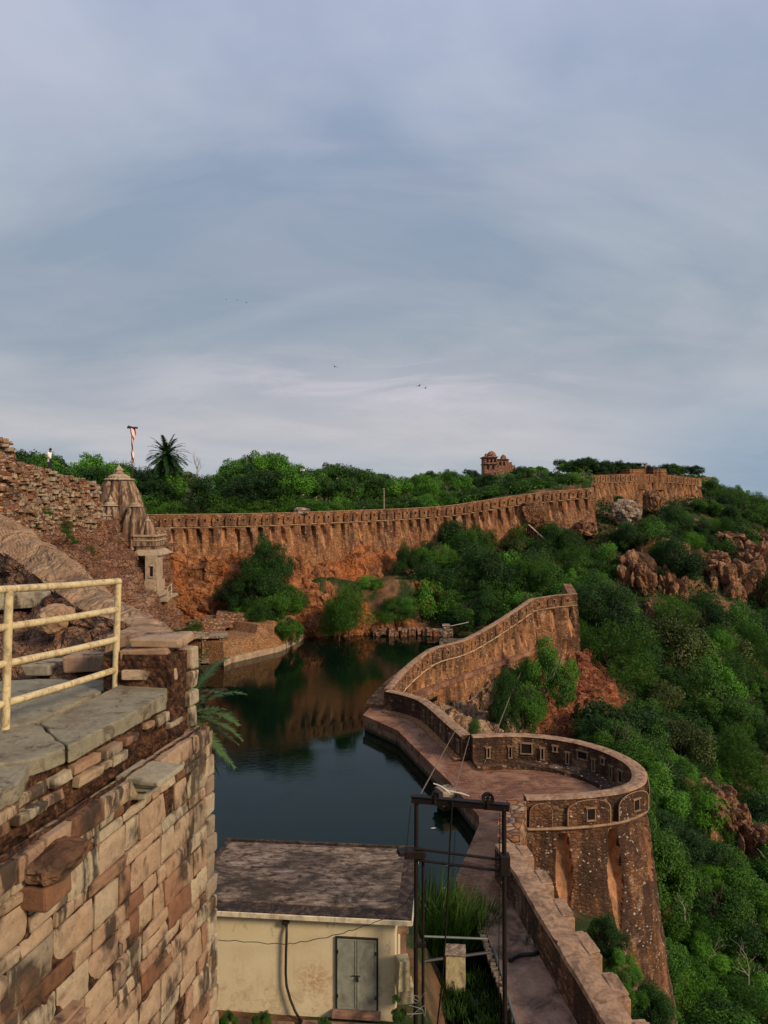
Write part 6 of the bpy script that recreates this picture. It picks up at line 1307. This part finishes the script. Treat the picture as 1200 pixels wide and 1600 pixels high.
SLM = [(976,800,'pale boulder'),(1045,868,'tan retaining wall'),(1140,900,'right hand red crag'),(1012,985,'narrow red crag'),(895,950,'middle rampart tower'),(898,1090,'red rock outcrop'),(1130,1285,'lower red crag'),(1015,1220,'bastion rim'),(1045,1450,'bastion foot'),(766,885,'electric pole'),(840,860,'rampart stair'),(697,985,'shore pier'),(1095,775,'upper rampart end'),(1110,1500,'forked dead branch'),(1090,1090,'middle of the gorge')]
def slope_lm(px, py):
    a, b, nm = min(SLM, key=lambda q: (q[0]-px)**2+(q[1]-py)**2); dx, dy = px-a, py-b
    w_ = ('right of' if dx > 0 else 'left of') if abs(dx) > abs(dy) else ('below' if dy > 0 else 'above')
    d = math.hypot(dx, dy); return ('close ' if d < 28 else 'far ' if d > 75 else '')+w_+' the '+nm
KB = {'bush0':'mid green bush','bush1':'bright green bush','bush2':'dark green bush','bush3':'olive green bush','bush4':'mid green leafy bush','near0':'fine leaved mid green bush','near1':'fine leaved bright green bush','near2':'fine leaved dark bush','near3':'fine leaved green bush','soft0':'feathery light green bush','soft1':'feathery green bush'}
pl_ = []; nb_ = 0
for it in range(9000):
    if nb_ >= 262: break
    if it % 4 == 0: px = rnd.uniform(655, 900); Y = rnd.uniform(88, 112)
    else: px = rnd.uniform(880, 1230); Y = rnd.uniform(36, 172) if it % 2 else rnd.uniform(36, 100)
    x = (px-600)/F*Y; z = Hs(x, Y)
    if z > 21 or (px < 905 and Y < 112 and Y > 86 and False): continue
    if inpoly(x, Y, plateau)[0] or inpoly(x, Y, basin)[0]: continue
    if px < 905 and Y < 86: continue
    if Y < 80 and x < np.interp(Y, [30,34,42,50,53,60,68,76,86],[12,15,14.6,7,5,9,14,21.5,23.5]): continue
    near = Y < 62; s = rnd.choice([rnd.uniform(0.7, 1.1), rnd.uniform(1.1, 1.9), rnd.uniform(1.3, 2.1)]) if Y > 62 else rnd.uniform(0.75, 1.5)
    if py_ok := True:
        q = proj_((x, Y, z+1.2*s)); 
    if q[1] > 1680 or q[1] < 740: continue
    if q[1] < 850 and q[0] > 920: s *= 0.72
    if any(((q[0]-a)/c_)**2+((q[1]-b)/d_)**2 < 1 for a, b, c_, d_ in excl): continue
    q2 = proj_((x, Y, z+2.2*s))
    if q[0] > 925 and q[0] < 1098 and q2[1] < 772: continue
    if any((x-a)**2+(Y-b)**2 < (1.15*(s+c_))**2*(0.45 if Y > 90 else 0.5) for a, b, c_ in pl_): continue
    pl_.append((x, Y, s)); nb_ += 1
    key = rnd.choice(['near0','near1','near2','near3','soft0','near0']) if near else rnd.choice(['bush0','bush1','bush2','bush4','bush0','bush2','near0','near1','near2','soft0','soft1','bush3'])
    plant(key, (x, Y, z-0.25), s, name='bush', cat_='bush', label='%s %s, %s' % ('small' if s < 1.0 else 'medium' if s < 1.35 else 'large', KB[key], slope_lm(*q)), group='bushes on the gorge slopes', sz=s*rnd.uniform(.85,1.25))
# ridge trees right of the upper rampart
for i, (px, py, Y, wpx) in enumerate(((1125,785,150,36),(1150,787,156,40),(1185,792,160,46),(1165,800,146,44),(1210,795,165,50),(1140,806,140,36),(1190,812,140,50))):
    shrub(['bush2','bush0','soft1','bush0','bush2','bush4','bush0'][i], px, py, Y, wpx, ['leftmost skyline bush right of the upper rampart','second skyline bush right of the upper rampart','feathery skyline bush near the right edge of the photo','round bush just below the skyline bushes at the right','green bush on the skyline cut by the right edge','low bush under the leftmost skyline bush at the right','low leafy bush below the feathery skyline bush'][i], group='skyline bushes right of the upper rampart', sz=wpx/F*Y/2/1.6)

# undergrowth scattered over the slopes
rng = np.random.default_rng(5)
def scatter(n, xr, yr, test, size, mat, name, label=None, hmax=0.7, thr=0.42, sc_=0.16, dense=1.0):
    x = rng.uniform(*xr, n); y = rng.uniform(*yr, n); z = H(x, y); ok = test(x, y, z); x, y, z = x[ok], y[ok], z[ok]
    nz = np.array([mn.noise(Vector((a*sc_, b*sc_, 3.3)))*0.5+0.5+0.3*mn.noise(Vector((a*sc_*4, b*sc_*4, 1.3))) for a, b in zip(x, y)]); k = nz > thr; x, y, z, nz = x[k], y[k], z[k], nz[k]
    tuf = np.array([mn.noise(Vector((a*1.4, b*1.4, 9.1)))*0.5+0.5 for a, b in zip(x, y)]); zz_ = z+0.05+rng.uniform(0, 1, len(x))*hmax*np.clip((tuf-0.3)*2.2, 0.1, 1.3)+np.array([0.8*fbm(Vector((a*.22,b*.22,c*.2)),4) for a,b,c in zip(x,y,z)])*1.0
    sz = size*(0.6+y/140.0); p = np.c_[x, y, zz_]; V, Fc = leaves(p, np.tile(np.array([0,0,0.9]), (len(p),1)), 1.0, 0.5, rng, 0.7)
    c = np.repeat(p, 4, axis=0); V = c+(V-c)*np.repeat(sz, 4)[:,None]; me = mesh_np(name, V, Fc, np.clip(tuf*0.9+rng.normal(0,.12,len(p)), 0, 1), mat)
    o = bpy.data.objects.new(name, me); C.objects.link(o); tag(o, kind='stuff'); 
    return o
def t_out(x, y, z):
    px = 600+F*x/y; return (~inpoly(x, y, plateau))&(~inpoly(x, y, basin))&(px > 640)&(px < 1260)&((x > np.interp(y,[30,34,42,50,53,60,68,76,86],[11,13.8,13.6,5.4,2.5,6.6,12,20.5,22]))|(y > 87))&(z > -25)
scatter(230000, (3, 95), (30, 175), t_out, 0.27, LEAFD, 'undergrowth', hmax=1.5, thr=0.34)  # dark leaf colour paints shade into the hollows between bushes
scatter(70000, (3, 95), (30, 175), t_out, 0.24, LEAFO, 'dry_grass', hmax=0.5, thr=0.55, sc_=0.11)
def t_pl(x, y, z): return inpoly(x, y, plateau)&(600+F*x/y > -20)&(600+F*x/y < 1120)
scatter(60000, (-60, 70), (66, 190), t_pl, 0.34, LEAF, 'undergrowth', hmax=1.4, thr=0.3)

# date palm
def frond(mb, base, az, el, ln, droop, rr, w_=0.42, n=12, tone=0.5):
    d = Vector((math.cos(az)*math.cos(el), math.sin(az)*math.cos(el), math.sin(el))); pts = []; p_ = Vector(base); st = ln/n
    for k in range(n+1):
        pts.append(p_.copy()); d = (d+Vector((0,0,-droop/n*(0.4+k/n)))).normalized(); p_ = p_+d*st
    mb.cur = tone; mb.tube(pts, 0.022*ln/2.4, 4, 0.006)
    for k in range(1, n*3):
        q = k/(n*3); i = min(n-1, int(q*n)); a = pts[i].lerp(pts[i+1], q*n-i); t_ = (pts[i+1]-pts[i]).normalized(); s_ = t_.cross(Vector((0,0,1))); 
        if s_.length < .1: s_ = Vector((1,0,0))
        s_.normalize(); u_ = s_.cross(t_); lw = w_*ln/2.4*math.sin(math.pi*min(1, q*0.85+0.12))**0.6
        for sg in (-1, 1):
            dr = (s_*sg*0.85+t_*0.55+u_*rr.uniform(.0,.35)).normalized(); e = a+dr*lw*rr.uniform(.8,1.2)+Vector((0,0,-0.12*lw)); mb.cur = min(1,max(0.001, tone+rr.uniform(-.25,.25)))
            ww = t_*0.045*ln/2.4; mb.add([a-ww, a+ww, e], [(0,1,2)])
def palm(loc, s, nfr, rr, label, ln=2.4, trunk_h=6.0, elmin=-1.0, PL=LEAFD):
    t = thing('date_palm', label, 'palm tree', loc); L0 = Vector(loc); top = L0+Vector((0.1,0,trunk_h)); mb = MB(); pts = [L0+Vector((0,0,-1))]+[L0.lerp(top, k/10) for k in range(11)]
    mb.tube(pts, 0.22*s, 10, 0.19*s)
    for k in range(26): z = trunk_h*k/26; mb.lathe([(0.25*s, z),(0.19*s, z+trunk_h/40)], tuple(L0), 9)
    obj('trunk', mb, BARK, t)
    mb = MB()
    for k in range(nfr):
        el = lerp(1.35, elmin, (k/nfr)**0.8); frond(mb, top+Vector((0,0,0.1)), k*2.399+rr.uniform(-.2,.2), el, ln*s*rr.uniform(.85,1.1), 1.3 if el > 0 else 0.6, rr, tone=rr.uniform(.3,.8))
    obj('fronds', mb, PL, t, recalc=False)
    mb = MB()
    for k in range(14): frond(mb, top+Vector((0,0,-0.15)), k*2.399+.4, rr.uniform(-1.3,-.7), ln*s*rr.uniform(.6,.85), 0.4, rr, w_=0.2, tone=rr.uniform(.2,.8))
    obj('dead_fronds', mb, leafmat('dead_frond', (0.06,0.04,0.015), (0.22,0.15,0.06)), t, recalc=False); return t
cp = P(259, 713, 95); palm((cp.x, 95, cp.z-6.6), 1.0, 80, random.Random(3), 'tall date palm with a full round crown rising behind the long rampart', trunk_h=6.6, ln=3.1)
cp = P(292, 1130, 15.0); palm((cp.x-0.2, 15.0, 6.5), 0.8, 44, random.Random(6), 'date palm with arching fronds showing past the corner of the foreground wall', ln=1.85, trunk_h=cp.z-6.5, PL=leafmat('palm_leaf_near', (0.02,0.05,0.012), (0.07,0.13,0.035)))
# bare tree
def bare(name, loc, h, sp_, seed, label, mat=PBARK, cat_='tree', n=9, r=0.10):
    rr = random.Random(seed); mb = MB()
    def br(p_, d, l, r, dep):
        q = p_+d*l; m_ = p_.lerp(q,.5)+Vector((rr.uniform(-.1,.1),rr.uniform(-.1,.1),rr.uniform(-.05,.1)))*l; mb.tube([p_, m_, q], r, 5 if dep < 2 else 4, r*0.6)
        if dep < 4:
            for k in range(2 if dep else n//2): br(q if k else m_, (d+Vector((rr.uniform(-1,1)*sp_,rr.uniform(-1,1)*sp_,rr.uniform(-.2,.7)))).normalized(), l*rr.uniform(.6,.8), r*0.6, dep+1)
    br(Vector(loc), Vector((0,0,1)), h*0.36, r, 0); return tag(obj(name, mb, mat, base=loc), label, cat_)
b_ = P(308, 752, 120); bare('bare_tree', b_, 5.2, 0.9, 3, 'leafless pale tree on the skyline right of the date palm', plain('bare_bark', (0.22,0.17,0.14), 0.9), r=0.09)
b_ = P(700, 788, 113); bare('bare_tree', (b_.x, b_.y+2, b_.z-1.0), 4.5, 0.8, 8, 'pale leafless tree just behind the long rampart', r=0.10)
for i, (px, py, Y, h, sd) in enumerate(((845,905,98,3.5,4),(735,895,101,2.5,5),(1115,1500,44,2.6,6),(1170,1530,42,2.6,7),(1070,1430,43,1.8,9),(1165,1470,46,2.2,10))):
    b_ = P(px, py, Y); z = Hs(b_.x, Y); bare('dead_branch', b_-Vector((0,0,0.3)), h, 1.1, sd, ['pale dead branches in the bushes of the inner slope, under the corner tower','pale dead branches left of the electric pole on the inner slope','pale forked dead branch in the gorge bushes near the bottom right corner','pale dead branch at the right edge of the photo near the bottom','thin dead twigs beside the round bastion low down','thin pale dead twigs at the right edge above the bottom branch'][i], cat_='branch', r=0.045, n=5)

# fill between low rampart and tower, with its plants
mb = MB(); rows = []
for j in range(15):
    r = []
    for i in range(17):
        x = lerp(6.3, 13.2, i/16); y = lerp(15, 35, j/14); z = -2.0-0.45*max(0, x-7.5)-0.07*(30-y)*0+0.6*fbm(Vector((x*.5,y*.5,0)),4)-max(0,x-9.5)*0.9; r.append((x,y,z))
    rows.append(r)
mb.grid(rows); tag(obj('earth_bank', mb, EARTH, smooth=True, recalc=False), kind='structure')
for i, (px, py, Y, wpx, key, sz) in enumerate(((938,1448,30.2,44,'near0',.42),(955,1480,29,60,'near2',.5),(975,1510,28.5,60,'near1',.45),(990,1560,27,80,'near0',.6),(1025,1590,26.5,70,'near2',.6),(965,1540,26,50,'near0',.5))):
    shrub(key, px, py, Y, wpx, ['topmost','second','third','wide lower','lowest','dark inner'][i]+' weed clump between the low stepped wall and the round bastion', group='weeds beside the round bastion', sz=sz)
# small plants on the left ruin slope
for i, (px, py, Y, wpx, key) in enumerate(((72,800,55,22,'bush0'),(98,822,58,30,'bush3'),(108,845,56,26,'bush0'),(52,822,52,16,'bush2'),(140,862,58,22,'bush3'),(115,862,55,18,'bush0'),(100,835,57,20,'soft1'),(300,983,76,40,'bush0'),(275,988,72,20,'bush2'),(347,975,79,16,'bush0'),(306,1030,72.8,26,'bush0'),(310,1015,72.6,22,'bush2'))):
    g = i < 7; shrub(key, px, py, Y, wpx, ['small round','dry','leafy green','leftmost','rightmost low','tiny low','grassy'][i]+' weed on the rubble slope below the ruined wall' if g else ('small green plant on the stone steps of the terrace' if i < 10 else 'green creeper beside the small water pavilion'), group='weeds on the rubble slope' if g else 'plants on the terrace', sz=wpx/F*Y/2/2.2)
# reeds by the water, grass and weeds round the shed
def tuft(mb, c, r, n, h, rr, w_=0.02, lean=0.5):
    for k in range(n):
        a = rr.uniform(0, 6.28); q = r*rr.random()**.6; b = Vector((c[0]+math.cos(a)*q, c[1]+math.sin(a)*q, c[2])); hh = h*rr.uniform(.5,1.15); l = Vector((math.cos(a)*lean*hh*rr.random()+rr.uniform(-.1,.1)*hh, math.sin(a)*lean*hh*rr.random()+rr.uniform(-.1,.1)*hh, 0)); s_ = Vector((math.sin(a+1), math.cos(a+1), 0))*w_; mb.cur = rr.uniform(.05,.98)
        m_ = b+l*.4+Vector((0,0,hh*.6)); t_ = b+l*1.3+Vector((0,0,hh)); mb.add([b-s_, b+s_, m_+s_*.8, m_-s_*.8], [(0,1,2,3)]); mb.add([m_-s_*.8, m_+s_*.8, t_], [(0,1,2)])
rr = random.Random(21); RE_ = leafmat('reed_leaf', (0.012,0.032,0.006), (0.07,0.13,0.02), 0.2, 0.1)
for i, (px, py, w_, h, lb) in enumerate(((668,1475,1.3,2.2,'tall green reeds in the shallows behind the left post of the steel frame'),(705,1480,1.2,1.7,'lower reeds beside the narrow end of the walkway'),(748,1470,0.7,1.3,'dark reeds against the stone edge of the concrete path'),(690,1440,0.8,1.1,'short fresh reeds standing farther out in the water'))):
    c = PZ(px, py, 0.2 if i < 3 else 0.0); mb = MB(); tuft(mb, (c.x, c.y, c.z), w_, 700, h, rr, 0.022, 0.4); tag(obj('reeds', mb, RE_, base=c, recalc=False), lb, 'reeds')
mb = MB()
for k in range(150):
    x, y = rr.uniform(0.9, 4.0), rr.uniform(19.0, 24.4); tuft(mb, (x, y, 0.5), 0.3, 26, rr.uniform(.12,.4), rr, 0.014)
tag(obj('grass', mb, leafmat('yard_grass', (0.006,0.02,0.004), (0.04,0.09,0.012), 0.2, 0.1), recalc=False), kind='stuff')
for i, (px, py, w_) in enumerate(((357,1592,26),(410,1594,30),(345,1600,18),(505,1600,20),(622,1585,24),(618,1560,14))):
    shrub('near0', px, py, 19.2, w_, ['bushy','larger','leftmost','single'][i]+' weed sprouting at the foot of the cream shed wall' if i < 4 else 'weed growing beside the shed corner', group='weeds around the shed', sz=w_/F*19/2/1.7)
mb = MB()
mb.box(sp(-1.6,-0.35,2.12), (2.6,0.7,0.12), rz=SZ, jit=0.03, rnd=rr); mb.box(sp(-4.5,-0.3,2.08), (2.8,0.5,0.1), rz=SZ, jit=0.03, rnd=rr); tag(obj('pavement', mb, CONC, bevel=0.02), kind='structure')
for o in list(bpy.data.objects):
    if o.type == 'MESH' and not o.users_collection: bpy.data.objects.remove(o)
bylab = {}
for o in C.objects:
    if o.parent is None and 'label' in o: bylab.setdefault(o['label'], []).append(o)
for lb, os_ in bylab.items():
    os_.sort(key=lambda o: o.location.x/max(o.location.y, 1))
    nm = {2: ['left', 'right'], 3: ['left', 'middle', 'right']}.get(len(os_))
    if nm:
        for o, k in zip(os_, nm): o['label'] = '%s %s' % (k, lb)
